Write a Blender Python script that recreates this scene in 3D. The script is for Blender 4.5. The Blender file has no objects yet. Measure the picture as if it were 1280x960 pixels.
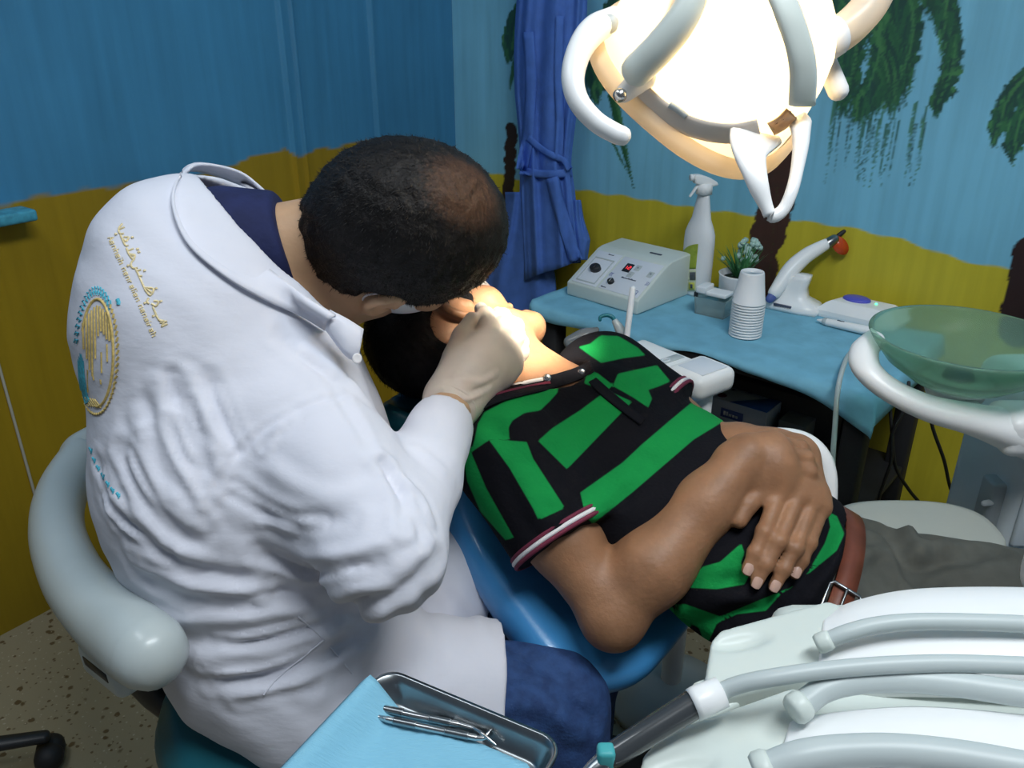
import bpy, bmesh, math, random
import numpy as np
from mathutils import Vector, Matrix
from mathutils.bvhtree import BVHTree

random.seed(7)
rng = np.random.default_rng(7)
SC = bpy.context.scene
COL = SC.collection

# ------------------------------------------------------------------ camera, world, lights, exposure
PITCH = math.radians(24.5)
FPX = 1040.0
CAM = np.array((0.0, 0.0, 1.25))
cam_data = bpy.data.cameras.new('camera')
cam_data.sensor_width = 36.0
cam_data.lens = 36.0 * FPX / 1280.0
cam_data.clip_start = 0.02
cam = bpy.data.objects.new('camera', cam_data)
cam.location = CAM
cam.rotation_euler = (math.pi / 2 - PITCH, 0, 0)
COL.objects.link(cam)
SC.camera = cam

vs = SC.view_settings
vs.view_transform = 'Standard'
vs.look = 'None'
vs.gamma = 1.0
vs.use_curve_mapping = False
vs.exposure = 0.0

world = bpy.data.worlds.new('room_air')
SC.world = world
world.use_nodes = True
wb = world.node_tree.nodes['Background']
wb.inputs[0].default_value = (0.62, 0.74, 0.92, 1)
wb.inputs[1].default_value = 0.125


def lamp(name, kind, loc, aim, energy, color, **kw):
    d = bpy.data.lights.new(name, kind)
    d.energy = energy
    d.color = color
    for k, v in kw.items():
        setattr(d, k, v)
    o = bpy.data.objects.new(name, d)
    o.location = loc
    o.rotation_euler = (Vector(aim) - Vector(loc)).to_track_quat('-Z', 'Y').to_euler()
    COL.objects.link(o)
    return o


lamp('ceiling_tube_light', 'AREA', (0.55, 0.15, 2.5), (0.2, 0.7, 0.5), 31, (0.90, 0.96, 1.0),
     shape='RECTANGLE', size=1.2, size_y=0.35)
lamp('ceiling_tube_light_rear', 'AREA', (-0.9, 0.6, 2.55), (-0.5, 1.0, 0.5), 7, (0.88, 0.95, 1.0),
     shape='RECTANGLE', size=0.9, size_y=0.3)


# ------------------------------------------------------------------ picture geometry -> world points
_cp, _sp = math.cos(PITCH), math.sin(PITCH)
A_R = np.array((1.0, 0, 0))
A_U = np.array((0, _sp, _cp))
A_F = np.array((0, _cp, -_sp))


def ray(px, py):
    return A_R * ((px - 640) / FPX) + A_U * ((480 - py) / FPX) + A_F


def W(px, py, t):
    return CAM + ray(px, py) * t


def Z(px, py, z):
    d = ray(px, py)
    return CAM + d * ((z - CAM[2]) / d[2])


def proj(P):
    P = np.asarray(P, float) - CAM
    t = P @ A_F
    t = np.where(np.abs(t) < 1e-6, 1e-6, t)
    return 640 + FPX * (P @ A_R) / t, 480 - FPX * (P @ A_U) / t, t


def nrm(v):
    v = np.asarray(v, float)
    return v / max(np.linalg.norm(v), 1e-12)


def frame(z, x=None):
    z = nrm(z)
    if x is None:
        x = (0, 0, 1) if abs(z[2]) < 0.9 else (1, 0, 0)
    x = np.asarray(x, float)
    x = nrm(x - z * (x @ z))
    return x, np.cross(z, x), z


# ------------------------------------------------------------------ objects
def tag(o, label=None, cat=None, group=None, kind=None):
    if label: o['label'] = label
    if cat: o['category'] = cat
    if group: o['group'] = group
    if kind: o['kind'] = kind
    return o


def thing(name, loc, label, cat, group=None):
    o = bpy.data.objects.new(name, None)
    o.empty_display_size = 0.05
    o.location = [float(c) for c in loc]
    COL.objects.link(o)
    return tag(o, label, cat, group)


def _rootloc(p):
    v = np.zeros(3)
    while p is not None:
        v = v + np.array(p.location)
        p = p.parent
    return v


def obj(name, V, Fc, mat, parent=None, loc=None, smooth=True, label=None, attrs=None, cols=None):
    """world-space vertices -> ONE mesh object whose origin is loc (or the parent's origin)"""
    V = np.asarray(V, float)
    base = _rootloc(parent)
    if loc is None:
        loc = base if parent is not None else np.array((V[:, 0].mean(), V[:, 1].mean(), V[:, 2].min()))
    loc = np.asarray(loc, float)
    me = bpy.data.meshes.new(name)
    if isinstance(Fc, np.ndarray):
        Fc = Fc.tolist()
    me.from_pydata((V - loc).tolist(), [], Fc)
    me.validate()
    me.polygons.foreach_set('use_smooth', [smooth] * len(me.polygons))
    if attrs:
        for k, a in attrs.items():
            at = me.attributes.new(k, 'FLOAT', 'POINT')
            at.data.foreach_set('value', np.asarray(a, np.float32))
    if cols:
        for k, a in cols.items():
            at = me.attributes.new(k, 'FLOAT_COLOR', 'POINT')
            a = np.asarray(a, np.float32)
            if a.shape[1] == 3:
                a = np.hstack([a, np.ones((len(a), 1), np.float32)])
            at.data.foreach_set('color', a.ravel())
    if mat is not None:
        me.materials.append(mat)
    o = bpy.data.objects.new(name, me)
    o.location = [float(c) for c in (loc - base)]
    if parent is not None:
        o.parent = parent
    COL.objects.link(o)
    if label:
        o['label'] = label
    return o


class MB:
    """collects pieces of one part"""
    def __init__(s):
        s.V = []; s.F = []

    def add(s, V, Fc):
        n = len(s.V)
        s.V += [tuple(map(float, v)) for v in V]
        s.F += [tuple(int(i) + n for i in f) for f in Fc]
        return s

    def obj(s, name, mat, parent=None, **kw):
        return obj(name, s.V, s.F, mat, parent, **kw)


def cat_rom(pts, n=8):
    P = np.asarray(pts, float)
    if len(P) < 3:
        return P
    Q = np.vstack([2 * P[0] - P[1], P, 2 * P[-1] - P[-2]])
    out = []
    for i in range(1, len(Q) - 2):
        for k in range(n):
            u = k / n
            a, b, c, d = Q[i - 1], Q[i], Q[i + 1], Q[i + 2]
            out.append(0.5 * (2 * b + (c - a) * u + (2 * a - 5 * b + 4 * c - d) * u * u + (3 * b - a - 3 * c + d) * u ** 3))
    out.append(Q[-2])
    return np.array(out)


def tube(pts, r, n=12, smooth=0, up=None, cap=True, closed=False):
    """swept tube; r: scalar, list of radii or list of (rx, ry)"""
    P = np.asarray(pts, float)
    R = np.asarray(r, float)
    if R.ndim == 0: R = np.full((len(P), 2), float(R))
    elif R.ndim == 1 and len(R) == len(P) and not (len(P) == 2 and False): R = np.stack([R, R], 1)
    if smooth:
        PR = cat_rom(np.hstack([P, R]), smooth)
        P, R = PR[:, :3], PR[:, 3:]
    T = np.gradient(P, axis=0)
    if closed:
        T = np.roll(P, -1, 0) - np.roll(P, 1, 0)
    T /= np.maximum(np.linalg.norm(T, axis=1, keepdims=True), 1e-9)
    x, _, _ = frame(T[0], up)
    rings = []
    for i in range(len(P)):
        if up is not None:
            x = np.asarray(up, float)
        x = nrm(x - T[i] * (x @ T[i]))
        y = np.cross(T[i], x)
        rings.append((P[i], x, y, T[i], R[i]))
    secs = []
    if cap and not closed:
        c, x, y, t, rr = rings[0]
        m = min(rr)
        for a in (0.98, 0.8, 0.5):
            s = math.sqrt(1 - a * a)
            secs.append((c - t * m * a * 0.9, x, y, rr * max(s, .05)))
    secs += [(c, x, y, rr) for c, x, y, t, rr in rings]
    if cap and not closed:
        c, x, y, t, rr = rings[-1]
        m = min(rr)
        for a in (0.5, 0.8, 0.98):
            s = math.sqrt(1 - a * a)
            secs.append((c + t * m * a * 0.9, x, y, rr * max(s, .05)))
    V = []; Fc = []
    for c, x, y, rr in secs:
        for k in range(n):
            a = 2 * math.pi * k / n
            V.append(c + x * rr[0] * math.cos(a) + y * rr[1] * math.sin(a))
    m = len(secs)
    for i in range(m if closed else m - 1):
        for k in range(n):
            j = (i + 1) % m
            Fc.append((i * n + k, i * n + (k + 1) % n, j * n + (k + 1) % n, j * n + k))
    if not closed:
        Fc.append(tuple(range(n - 1, -1, -1)))
        Fc.append(tuple((m - 1) * n + k for k in range(n)))
    return np.array(V), Fc


def loft(rings, closed=True, cap=True):
    n = len(rings[0]); V = []; Fc = []
    for r in rings: V += list(r)
    for i in range(len(rings) - 1):
        for k in range(n if closed else n - 1):
            k2 = (k + 1) % n
            Fc.append((i * n + k, i * n + k2, (i + 1) * n + k2, (i + 1) * n + k))
    if cap and closed:
        Fc.append(tuple(range(n - 1, -1, -1)))
        Fc.append(tuple((len(rings) - 1) * n + k for k in range(n)))
    return np.array(V), Fc


def lathe(c, prof, n=32, axis=(0, 0, 1), sx=1.0, sy=1.0, xdir=None, cap=True):
    x, y, z = frame(axis, xdir if xdir is not None else ((1, 0, 0) if abs(nrm(axis)[2]) > .9 else None))
    c = np.asarray(c, float)
    rings = []
    for r, h in prof:
        rings.append([c + z * h + x * r * sx * math.cos(2 * math.pi * k / n) + y * r * sy * math.sin(2 * math.pi * k / n) for k in range(n)])
    return loft(rings, True, cap)


def box(c, ex, ey, ez, bev=0.0, seg=3):
    """box with half-vectors ex, ey, ez, bevelled"""
    c = np.asarray(c, float); ex = np.asarray(ex, float); ey = np.asarray(ey, float); ez = np.asarray(ez, float)
    bm = bmesh.new()
    bmesh.ops.create_cube(bm, size=2.0)
    lx, ly, lz = (np.linalg.norm(e) for e in (ex, ey, ez))
    for v in bm.verts:
        v.co = Vector((v.co.x * lx, v.co.y * ly, v.co.z * lz))
    if bev > 0:
        bmesh.ops.bevel(bm, geom=list(bm.edges), offset=min(bev, .95 * min(lx, ly, lz)), segments=seg, profile=0.5, affect='EDGES')
    M = np.stack([nrm(ex), nrm(ey), nrm(ez)], 0)
    V = np.array([v.co[:] for v in bm.verts]) @ M + c
    flip = np.linalg.det(M) < 0
    bm.verts.index_update()
    Fc = [tuple(v.index for v in (reversed(f.verts) if flip else f.verts)) for f in bm.faces]
    bm.free()
    return V, Fc


def prism(poly, ext, bev=0.0, seg=3):
    """closed 3-D polygon extruded by vector ext, bevelled"""
    bm = bmesh.new()
    vs_ = [bm.verts.new(Vector(p)) for p in poly]
    f = bm.faces.new(vs_)
    r = bmesh.ops.extrude_face_region(bm, geom=[f])
    bmesh.ops.translate(bm, verts=[v for v in r['geom'] if isinstance(v, bmesh.types.BMVert)], vec=Vector(ext))
    bmesh.ops.recalc_face_normals(bm, faces=list(bm.faces))
    if bev > 0:
        bmesh.ops.bevel(bm, geom=list(bm.edges), offset=bev, segments=seg, profile=0.5, affect='EDGES')
    bm.verts.index_update()
    V = np.array([v.co[:] for v in bm.verts])
    Fc = [tuple(v.index for v in f.verts) for f in bm.faces]
    bm.free()
    return V, Fc


def text_mesh(s, size, origin, xdir, ydir, depth=0.0006, align='CENTER'):
    cu = bpy.data.curves.new('lettering', 'FONT')
    cu.body = s; cu.size = size; cu.align_x = align; cu.align_y = 'CENTER'; cu.extrude = depth / 2
    o = bpy.data.objects.new('lettering', cu)
    COL.objects.link(o)
    bpy.context.view_layer.update()
    dg = bpy.context.evaluated_depsgraph_get()
    me = bpy.data.meshes.new_from_object(o.evaluated_get(dg))
    V = np.array([v.co[:] for v in me.vertices]) if len(me.vertices) else np.zeros((0, 3))
    Fc = [tuple(p.vertices) for p in me.polygons]
    bpy.data.objects.remove(o); bpy.data.curves.remove(cu); bpy.data.meshes.remove(me)
    x = nrm(xdir); y = nrm(ydir); z = np.cross(x, y)
    return V @ np.stack([x, y, z], 0) + np.asarray(origin, float), Fc


def print_marks(width, height, origin, xdir, ydir, seed=1, th=.0006):
    """a line of print too small to read: letter-sized dashes"""
    r = np.random.default_rng(seed); x = nrm(xdir); y = nrm(ydir); z = np.cross(x, y)
    mb = MB(); u = -width / 2
    while u < width / 2 - height * .4:
        w = height * r.uniform(.35, .7); h = height * r.choice([.62, .62, 1.0])
        mb.add(*box(np.asarray(origin) + x * (u + w / 2) + y * (h - height) / 2, x * w / 2, y * h / 2, z * th / 2))
        u += w + height * .12 * 1.6
    return mb.V, mb.F


# ------------------------------------------------------------------ smooth solids (signed distances -> one skin)
class Solid:
    def __init__(s, lo, hi, h):
        s.lo = np.asarray(lo, float); s.h = h
        n = np.ceil((np.asarray(hi, float) - s.lo) / h).astype(int) + 1
        s.d = np.full(n, 1.0, np.float32)

    def _blk(s, lo, hi):
        a = np.clip(np.floor((np.asarray(lo) - s.lo) / s.h).astype(int), 0, s.d.shape)
        b = np.clip(np.ceil((np.asarray(hi) - s.lo) / s.h).astype(int) + 1, 0, s.d.shape)
        if np.any(b <= a):
            return None
        sl = tuple(slice(i, j) for i, j in zip(a, b))
        ax = [(np.arange(i, j) * s.h + o).astype(np.float32) for i, j, o in zip(a, b, s.lo)]
        return sl, ax[0][:, None, None], ax[1][None, :, None], ax[2][None, None, :]

    def _mix(s, f, lo, hi, k, op):
        m = k + 4 * s.h
        blk = s._blk(np.asarray(lo) - m, np.asarray(hi) + m)
        if blk is None:
            return s
        sl, X, Y, Zc = blk
        b = f(X, Y, Zc).astype(np.float32)
        a = s.d[sl]
        if op == '-':
            b = -b
            hh = np.maximum(k - np.abs(a - b), 0) / max(k, 1e-6)
            s.d[sl] = np.maximum(a, b) + hh * hh * k / 4
        else:
            hh = np.maximum(k - np.abs(a - b), 0) / max(k, 1e-6)
            s.d[sl] = np.minimum(a, b) - hh * hh * k / 4
        return s

    def cap(s, a, b, ra, rb=None, k=0.01, op='+', cut=None):
        rb = ra if rb is None else rb
        a = np.asarray(a, float); b = np.asarray(b, float)
        ba = b - a; L2 = max(ba @ ba, 1e-9)

        def f(X, Y, Zc):
            x, y, z = X - a[0], Y - a[1], Zc - a[2]
            h = np.clip((x * ba[0] + y * ba[1] + z * ba[2]) / L2, 0, 1)
            d = np.sqrt((x - h * ba[0]) ** 2 + (y - h * ba[1]) ** 2 + (z - h * ba[2]) ** 2) - (ra + (rb - ra) * h)
            if cut is not None:
                p, n = cut
                d = np.maximum(d, (X - p[0]) * n[0] + (Y - p[1]) * n[1] + (Zc - p[2]) * n[2])
            return d
        R = max(ra, rb)
        return s._mix(f, np.minimum(a, b) - R, np.maximum(a, b) + R, k, op)

    def chain(s, pts, rs, k=0.01):
        for i in range(len(pts) - 1):
            s.cap(pts[i], pts[i + 1], rs[i], rs[i + 1], k)
        return s

    def ecap(s, a, b, ra, rb, xdir, k=0.02, op='+', capr=None):
        a = np.asarray(a, float); b = np.asarray(b, float)
        x_, y_, z_ = frame(b - a, xdir)
        L = np.linalg.norm(b - a)

        def f(X, Y, Zc):
            x, y, z = X - a[0], Y - a[1], Zc - a[2]
            zc = x * z_[0] + y * z_[1] + z * z_[2]
            h = np.clip(zc / L, 0, 1)
            rx = ra[0] + (rb[0] - ra[0]) * h; ry = ra[1] + (rb[1] - ra[1]) * h
            r = np.minimum(rx, ry)
            rz = r if capr is None else capr
            ux = (x * x_[0] + y * x_[1] + z * x_[2]) / rx
            uy = (x * y_[0] + y * y_[1] + z * y_[2]) / ry
            uz = (zc - h * L) / rz
            kk = np.sqrt(ux ** 2 + uy ** 2 + uz ** 2)
            return (kk - 1) * r
        R = max(*ra, *rb)
        return s._mix(f, np.minimum(a, b) - R, np.maximum(a, b) + R, k, op)

    def ell(s, c, radii, axes=None, k=0.01, op='+'):
        c = np.asarray(c, float)
        ax = np.eye(3) if axes is None else np.asarray(axes, float)

        def f(X, Y, Zc):
            x, y, z = X - c[0], Y - c[1], Zc - c[2]
            q = [(x * ax[i][0] + y * ax[i][1] + z * ax[i][2]) for i in range(3)]
            k0 = np.sqrt(sum((q[i] / radii[i]) ** 2 for i in range(3)))
            k1 = np.sqrt(sum((q[i] / radii[i] ** 2) ** 2 for i in range(3))) + 1e-6
            return k0 * (k0 - 1) / k1
        R = max(radii)
        return s._mix(f, c - R, c + R, k, op)

    def rbox(s, c, half, axes, r=0.02, k=0.01, op='+'):
        c = np.asarray(c, float); ax = np.asarray(axes, float)

        def f(X, Y, Zc):
            x, y, z = X - c[0], Y - c[1], Zc - c[2]
            q = [np.abs(x * ax[i][0] + y * ax[i][1] + z * ax[i][2]) - (half[i] - r) for i in range(3)]
            out = np.sqrt(sum(np.maximum(v, 0) ** 2 for v in q))
            return out + np.minimum(np.maximum(np.maximum(q[0], q[1]), q[2]), 0) - r
        R = float(np.linalg.norm(half))
        return s._mix(f, c - R, c + R, k, op)

    def plane_cut(s, p, n, k=0.004):
        n = nrm(n); p = np.asarray(p, float)
        hi = s.lo + np.array(s.d.shape) * s.h
        return s._mix(lambda X, Y, Zc: -((X - p[0]) * n[0] + (Y - p[1]) * n[1] + (Zc - p[2]) * n[2]) + 0 * X, s.lo, hi, k, '-')

    def keep(s):
        return s.d.copy()

    def mesh(s, smooth=1):
        d = s.d; S = d < 0
        # solid border stays outside
        c = np.zeros(np.array(d.shape) - 1, np.int8)
        cor = [(i, j, k) for i in (0, 1) for j in (0, 1) for k in (0, 1)]
        for i, j, k in cor:
            c += S[i:d.shape[0] - 1 + i, j:d.shape[1] - 1 + j, k:d.shape[2] - 1 + k]
        act = (c > 0) & (c < 8)
        ii = np.argwhere(act)
        idx = np.full(act.shape, -1, np.int64)
        idx[act] = np.arange(len(ii))
        acc = np.zeros((len(ii), 3)); cnt = np.zeros(len(ii))
        val = {o: d[ii[:, 0] + o[0], ii[:, 1] + o[1], ii[:, 2] + o[2]] for o in cor}
        for a in cor:
            for ax in range(3):
                if a[ax] == 0:
                    b = list(a); b[ax] = 1; b = tuple(b)
                    da, db = val[a], val[b]
                    m = (da < 0) != (db < 0)
                    t = da[m] / (da[m] - db[m])
                    p = np.tile(np.array(a, float), (m.sum(), 1)); p[:, ax] = t
                    acc[m] += p; cnt[m] += 1
        V = s.lo + (ii + acc / cnt[:, None]) * s.h
        Fs = []
        for ax in range(3):
            u, v = (ax + 1) % 3, (ax + 2) % 3
            sl0 = [slice(1, -1)] * 3; sl1 = [slice(1, -1)] * 3
            sl0[ax] = slice(0, -1); sl1[ax] = slice(1, None)
            s0, s1 = S[tuple(sl0)], S[tuple(sl1)]
            m = s0 != s1
            e = np.argwhere(m); st = s0[m]
            if len(e) == 0: continue
            g = e.copy(); g[:, u] += 1; g[:, v] += 1

            def cell(du, dv):
                q = g.copy(); q[:, u] += du - 1; q[:, v] += dv - 1
                return idx[q[:, 0], q[:, 1], q[:, 2]]
            quad = np.stack([cell(0, 0), cell(1, 0), cell(1, 1), cell(0, 1)], 1)
            quad[~st] = quad[~st][:, ::-1]
            Fs.append(quad)
        Fc = np.vstack(Fs)
        for _ in range(smooth):
            V = relax(V, Fc, 0.5)
        return V, Fc


def relax(V, Fc, w=0.5):
    s = np.zeros_like(V); n = np.zeros(len(V))
    for a, b in ((0, 1), (1, 2), (2, 3), (3, 0)):
        np.add.at(s, Fc[:, a], V[Fc[:, b]]); np.add.at(n, Fc[:, a], 1)
        np.add.at(s, Fc[:, b], V[Fc[:, a]]); np.add.at(n, Fc[:, b], 1)
    return V * (1 - w) + w * s / np.maximum(n, 1)[:, None]


def vnormals(V, Fc):
    a = V[Fc[:, 2]] - V[Fc[:, 0]]; b = V[Fc[:, 3]] - V[Fc[:, 1]]
    fn = np.cross(a, b)
    N = np.zeros_like(V)
    for k in range(4): np.add.at(N, Fc[:, k], fn)
    return N / np.maximum(np.linalg.norm(N, axis=1, keepdims=True), 1e-12)


def bvh_of(V, Fc):
    return BVHTree.FromPolygons([tuple(v) for v in V], [tuple(f) for f in (Fc.tolist() if isinstance(Fc, np.ndarray) else Fc)])


def on(bvh, px, py, off=0.0, default=1.0):
    """point of a built surface seen along a picture direction, lifted by off along its normal"""
    d = ray(px, py)
    h = bvh.ray_cast(Vector(CAM), Vector(nrm(d)))
    if h[0] is None:
        return W(px, py, default), -nrm(d)
    n = np.array(h[1]); 
    if n @ d > 0: n = -n
    return np.array(h[0]) + n * off, n


def seg_dist(V, P):
    best = np.full(len(V), 9.0)
    for a, b in zip(P[:-1], P[1:]):
        ba = b - a
        h = np.clip(((V - a) @ ba) / max(ba @ ba, 1e-9), 0, 1)
        best = np.minimum(best, np.linalg.norm(V - a - h[:, None] * ba, axis=1))
    return best


def fold(V, Fc, bvh, folds):
    """creases (depth<0) and ridges (depth>0) along lines on the surface"""
    N = vnormals(V, Fc)
    D = np.zeros(len(V))
    for pts, w, dep in folds:
        q = cat_rom(np.array(pts, float), 5)
        P = np.array([on(bvh, x, y)[0] for x, y in q])
        lo, hi = P.min(0) - 3 * w, P.max(0) + 3 * w
        m = np.all((V > lo) & (V < hi), axis=1)
        if not m.any(): continue
        dd = seg_dist(V[m], P)
        # taper towards both ends
        da = np.linalg.norm(V[m] - P[0], axis=1); db = np.linalg.norm(V[m] - P[-1], axis=1)
        ta = np.clip(np.minimum(da, db) / (2.2 * w), 0, 1)
        g = np.exp(-(dd / w) ** 2) - 0.45 * np.exp(-((dd - 1.9 * w) / w) ** 2)
        D[m] += dep * g * (0.25 + .75 * ta)
    return V + N * D[:, None]


def ribbon(bvh, pts, w, lift=0.0012, smooth=4):
    """raised thread / seam following a surface"""
    q = cat_rom(np.array(pts, float), smooth) if smooth and len(pts) > 2 else np.array(pts, float)
    hit = [on(bvh, x, y, 0, -9.0) for x, y in q]
    hit = [h for h in hit if (h[0] - CAM) @ A_F > 0]
    if len(hit) < 2: return [], []
    P = np.array([h[0] for h in hit]); N = np.array([h[1] for h in hit])
    T = np.gradient(P, axis=0)
    V = []; Fc = []
    for i in range(len(P)):
        s = nrm(np.cross(T[i], N[i]))
        V += [P[i] - s * w / 2 + N[i] * lift * .2, P[i] - s * w * .22 + N[i] * lift, P[i] + s * w * .22 + N[i] * lift, P[i] + s * w / 2 + N[i] * lift * .2]
    for i in range(len(P) - 1):
        for k in range(3):
            Fc.append((i * 4 + k, i * 4 + k + 1, i * 4 + 5 + k, i * 4 + 4 + k))
    return V, Fc


def poly_sd(px, py, polys):
    """signed distance (inside positive) to a set of picture-traced patches"""
    best = np.full(len(px), -60.0)
    for poly in polys:
        P = np.array(poly, float)
        inside = np.zeros(len(px), bool); dist = np.full(len(px), 1e9)
        for a, b in zip(P, np.roll(P, -1, 0)):
            c = ((a[1] > py) != (b[1] > py))
            with np.errstate(divide='ignore', invalid='ignore'):
                xi = (b[0] - a[0]) * (py - a[1]) / (b[1] - a[1] + 1e-12) + a[0]
            inside ^= c & (px < xi)
            ba = b - a
            h = np.clip(((px - a[0]) * ba[0] + (py - a[1]) * ba[1]) / max(ba @ ba, 1e-9), 0, 1)
            dist = np.minimum(dist, np.hypot(px - a[0] - h * ba[0], py - a[1] - h * ba[1]))
        best = np.maximum(best, np.where(inside, dist, -dist))
    return np.clip(best, -60, 60)


# ------------------------------------------------------------------ materials
def mat(name, col, rough=0.5, metal=0.0, var=0.0, vscale=6.0, bump=0.0, bscale=60.0, sss=0.0, spec=0.5,
        trans=0.0, ior=1.45, coat=0.0, col2=None, sheen=0.0, emit=None, estr=0.0, alpha=1.0, stretch=None):
    m = bpy.data.materials.new(name); m.use_nodes = True
    nt = m.node_tree; b = nt.nodes['Principled BSDF']
    b.inputs['Base Color'].default_value = (*col, 1)
    b.inputs['Roughness'].default_value = rough
    b.inputs['Metallic'].default_value = metal
    b.inputs['Specular IOR Level'].default_value = spec
    b.inputs['IOR'].default_value = ior
    b.inputs['Transmission Weight'].default_value = trans
    b.inputs['Coat Weight'].default_value = coat
    b.inputs['Sheen Weight'].default_value = sheen
    b.inputs['Alpha'].default_value = alpha
    if sss:
        b.inputs['Subsurface Weight'].default_value = sss
        b.inputs['Subsurface Radius'].default_value = (1.0, .35, .2)
        b.inputs['Subsurface Scale'].default_value = 0.006
    if emit:
        b.inputs['Emission Color'].default_value = (*emit, 1)
        b.inputs['Emission Strength'].default_value = estr
    tc = nt.nodes.new('ShaderNodeTexCoord')
    src = tc.outputs['Object']
    if stretch:
        mp = nt.nodes.new('ShaderNodeMapping'); mp.inputs['Scale'].default_value = stretch
        nt.links.new(src, mp.inputs[0]); src = mp.outputs[0]
    if var or col2:
        n = nt.nodes.new('ShaderNodeTexNoise'); n.inputs['Scale'].default_value = vscale; n.inputs['Detail'].default_value = 5
        nt.links.new(src, n.inputs['Vector'])
        r = nt.nodes.new('ShaderNodeValToRGB')
        c2 = col2 if col2 else tuple(min(1, c * (1 + var)) for c in col)
        c1 = col if col2 else tuple(c * (1 - var) for c in col)
        r.color_ramp.elements[0].position = .35; r.color_ramp.elements[1].position = .65
        r.color_ramp.elements[0].color = (*c1, 1); r.color_ramp.elements[1].color = (*c2, 1)
        nt.links.new(n.outputs['Fac'], r.inputs[0]); nt.links.new(r.outputs[0], b.inputs['Base Color'])
    if bump:
        n2 = nt.nodes.new('ShaderNodeTexNoise'); n2.inputs['Scale'].default_value = bscale; n2.inputs['Detail'].default_value = 4
        nt.links.new(src, n2.inputs['Vector'])
        bp = nt.nodes.new('ShaderNodeBump'); bp.inputs['Strength'].default_value = bump; bp.inputs['Distance'].default_value = 0.004
        nt.links.new(n2.outputs['Fac'], bp.inputs['Height']); nt.links.new(bp.outputs[0], b.inputs['Normal'])
    return m


def two_tone(m, attr, col_pos, soft=0.8):
    """second colour where the surface attribute is positive (woven / printed pattern)"""
    nt = m.node_tree; b = nt.nodes['Principled BSDF']
    at = nt.nodes.new('ShaderNodeAttribute'); at.attribute_name = attr
    mr = nt.nodes.new('ShaderNodeMapRange'); mr.inputs[1].default_value = -soft; mr.inputs[2].default_value = soft
    nt.links.new(at.outputs['Fac'], mr.inputs[0])
    mx = nt.nodes.new('ShaderNodeMix'); mx.data_type = 'RGBA'
    nt.links.new(mr.outputs[0], mx.inputs[0])
    lk = b.inputs['Base Color'].links
    if lk: nt.links.new(lk[0].from_socket, mx.inputs[6])
    else: mx.inputs[6].default_value = b.inputs['Base Color'].default_value
    mx.inputs[7].default_value = (*col_pos, 1)
    nt.links.new(mx.outputs[2], b.inputs['Base Color'])
    return m


M = {}
M['white_plastic'] = mat('white_plastic', (.86, .87, .87), .32, var=.02)
M['cream_plastic'] = mat('cream_plastic', (.62, .68, .64), .38, var=.03)
M['grey_plastic'] = mat('grey_plastic', (.47, .52, .53), .4, var=.03)
M['stool_plastic'] = mat('stool_plastic', (.50, .56, .56), .33, var=.04, vscale=9, coat=.15)
M['dark_plastic'] = mat('dark_plastic', (.02, .022, .025), .4, var=.2)
M['black_matte'] = mat('black_matte', (.012, .012, .014), .75, var=.2)
M['steel'] = mat('steel', (.55, .55, .55), .25, 1.0, var=.12, vscale=12)
M['dark_steel'] = mat('dark_steel', (.30, .32, .33), .28, 1.0, var=.2, vscale=10)
M['blue_vinyl'] = mat('blue_vinyl', (.055, .27, .58), .30, var=.08, vscale=8, bump=.05, bscale=250, coat=.25)
M['teal_vinyl'] = mat('teal_vinyl', (.015, .13, .17), .34, var=.08, vscale=8, bump=.05, bscale=250)
M['paper_blue'] = mat('paper_blue', (.18, .44, .58), .85, var=.1, vscale=16, bump=.25, bscale=70)
M['skin_patient'] = mat('skin_patient', (.30, .150, .078), .5, var=.15, vscale=22, bump=.18, bscale=160, sss=.12)
M['skin_dentist'] = mat('skin_dentist', (.55, .34, .20), .5, var=.1, vscale=18, bump=.12, bscale=170, sss=.12)
M['nail'] = mat('nail', (.56, .36, .29), .3, var=.05)
M['latex'] = mat('latex', (.68, .58, .50), .5, var=.05, vscale=30, bump=.25, bscale=70, sss=.1)
M['coat'] = mat('coat_cotton', (.68, .69, .77), .85, var=.015, vscale=14, bump=.30, bscale=26, stretch=(1.0, 1.0, 2.2))
M['navy'] = mat('navy_cotton', (.012, .018, .075), .85, var=.15, vscale=40, bump=.2, bscale=200)
M['denim'] = mat('denim', (.014, .04, .13), .85, col2=(.024, .068, .20), vscale=60, bump=.3, bscale=260)
M['trouser'] = mat('trouser_cotton', (.085, .087, .075), .9, var=.18, vscale=18, bump=.2, bscale=60)
M['belt'] = mat('belt_leather', (.16, .045, .025), .45, var=.2, vscale=20)
M['gown'] = mat('gown_fabric', (.075, .18, .56), .85, var=.08, vscale=30, bump=.2, bscale=120)
M['mask'] = mat('mask_fabric', (.74, .78, .80), .85, var=.03, bump=.15, bscale=180)
M['gold_thread'] = mat('gold_thread', (.66, .49, .17), .55, var=.2, vscale=300)
M['pale_gold_thread'] = mat('pale_gold_thread', (.72, .60, .34), .6, var=.18, vscale=300)
M['teal_thread'] = mat('teal_thread', (.07, .42, .55), .6, var=.2, vscale=300)
M['red_led'] = mat('red_led', (.6, .02, .02), .4, emit=(1, .05, .07), estr=1.0)
M['green_led'] = mat('green_led', (.1, .6, .3), .4, emit=(.1, 1, .4), estr=2.5)
M['ink'] = mat('ink', (.06, .075, .12), .6)
M['blue_ink'] = mat('blue_ink', (.09, .13, .36), .6)
M['print_blue'] = mat('print_blue', (.05, .17, .55), .5)
M['panel_white'] = mat('panel_white', (.68, .72, .78), .4)
M['rubber'] = mat('rubber', (.018, .018, .02), .6)
M['hose'] = mat('hose_vinyl', (.50, .56, .56), .4, var=.04)
M['leaf'] = mat('leaf', (.02, .11, .03), .55, col2=(.07, .26, .09), vscale=60)
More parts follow.
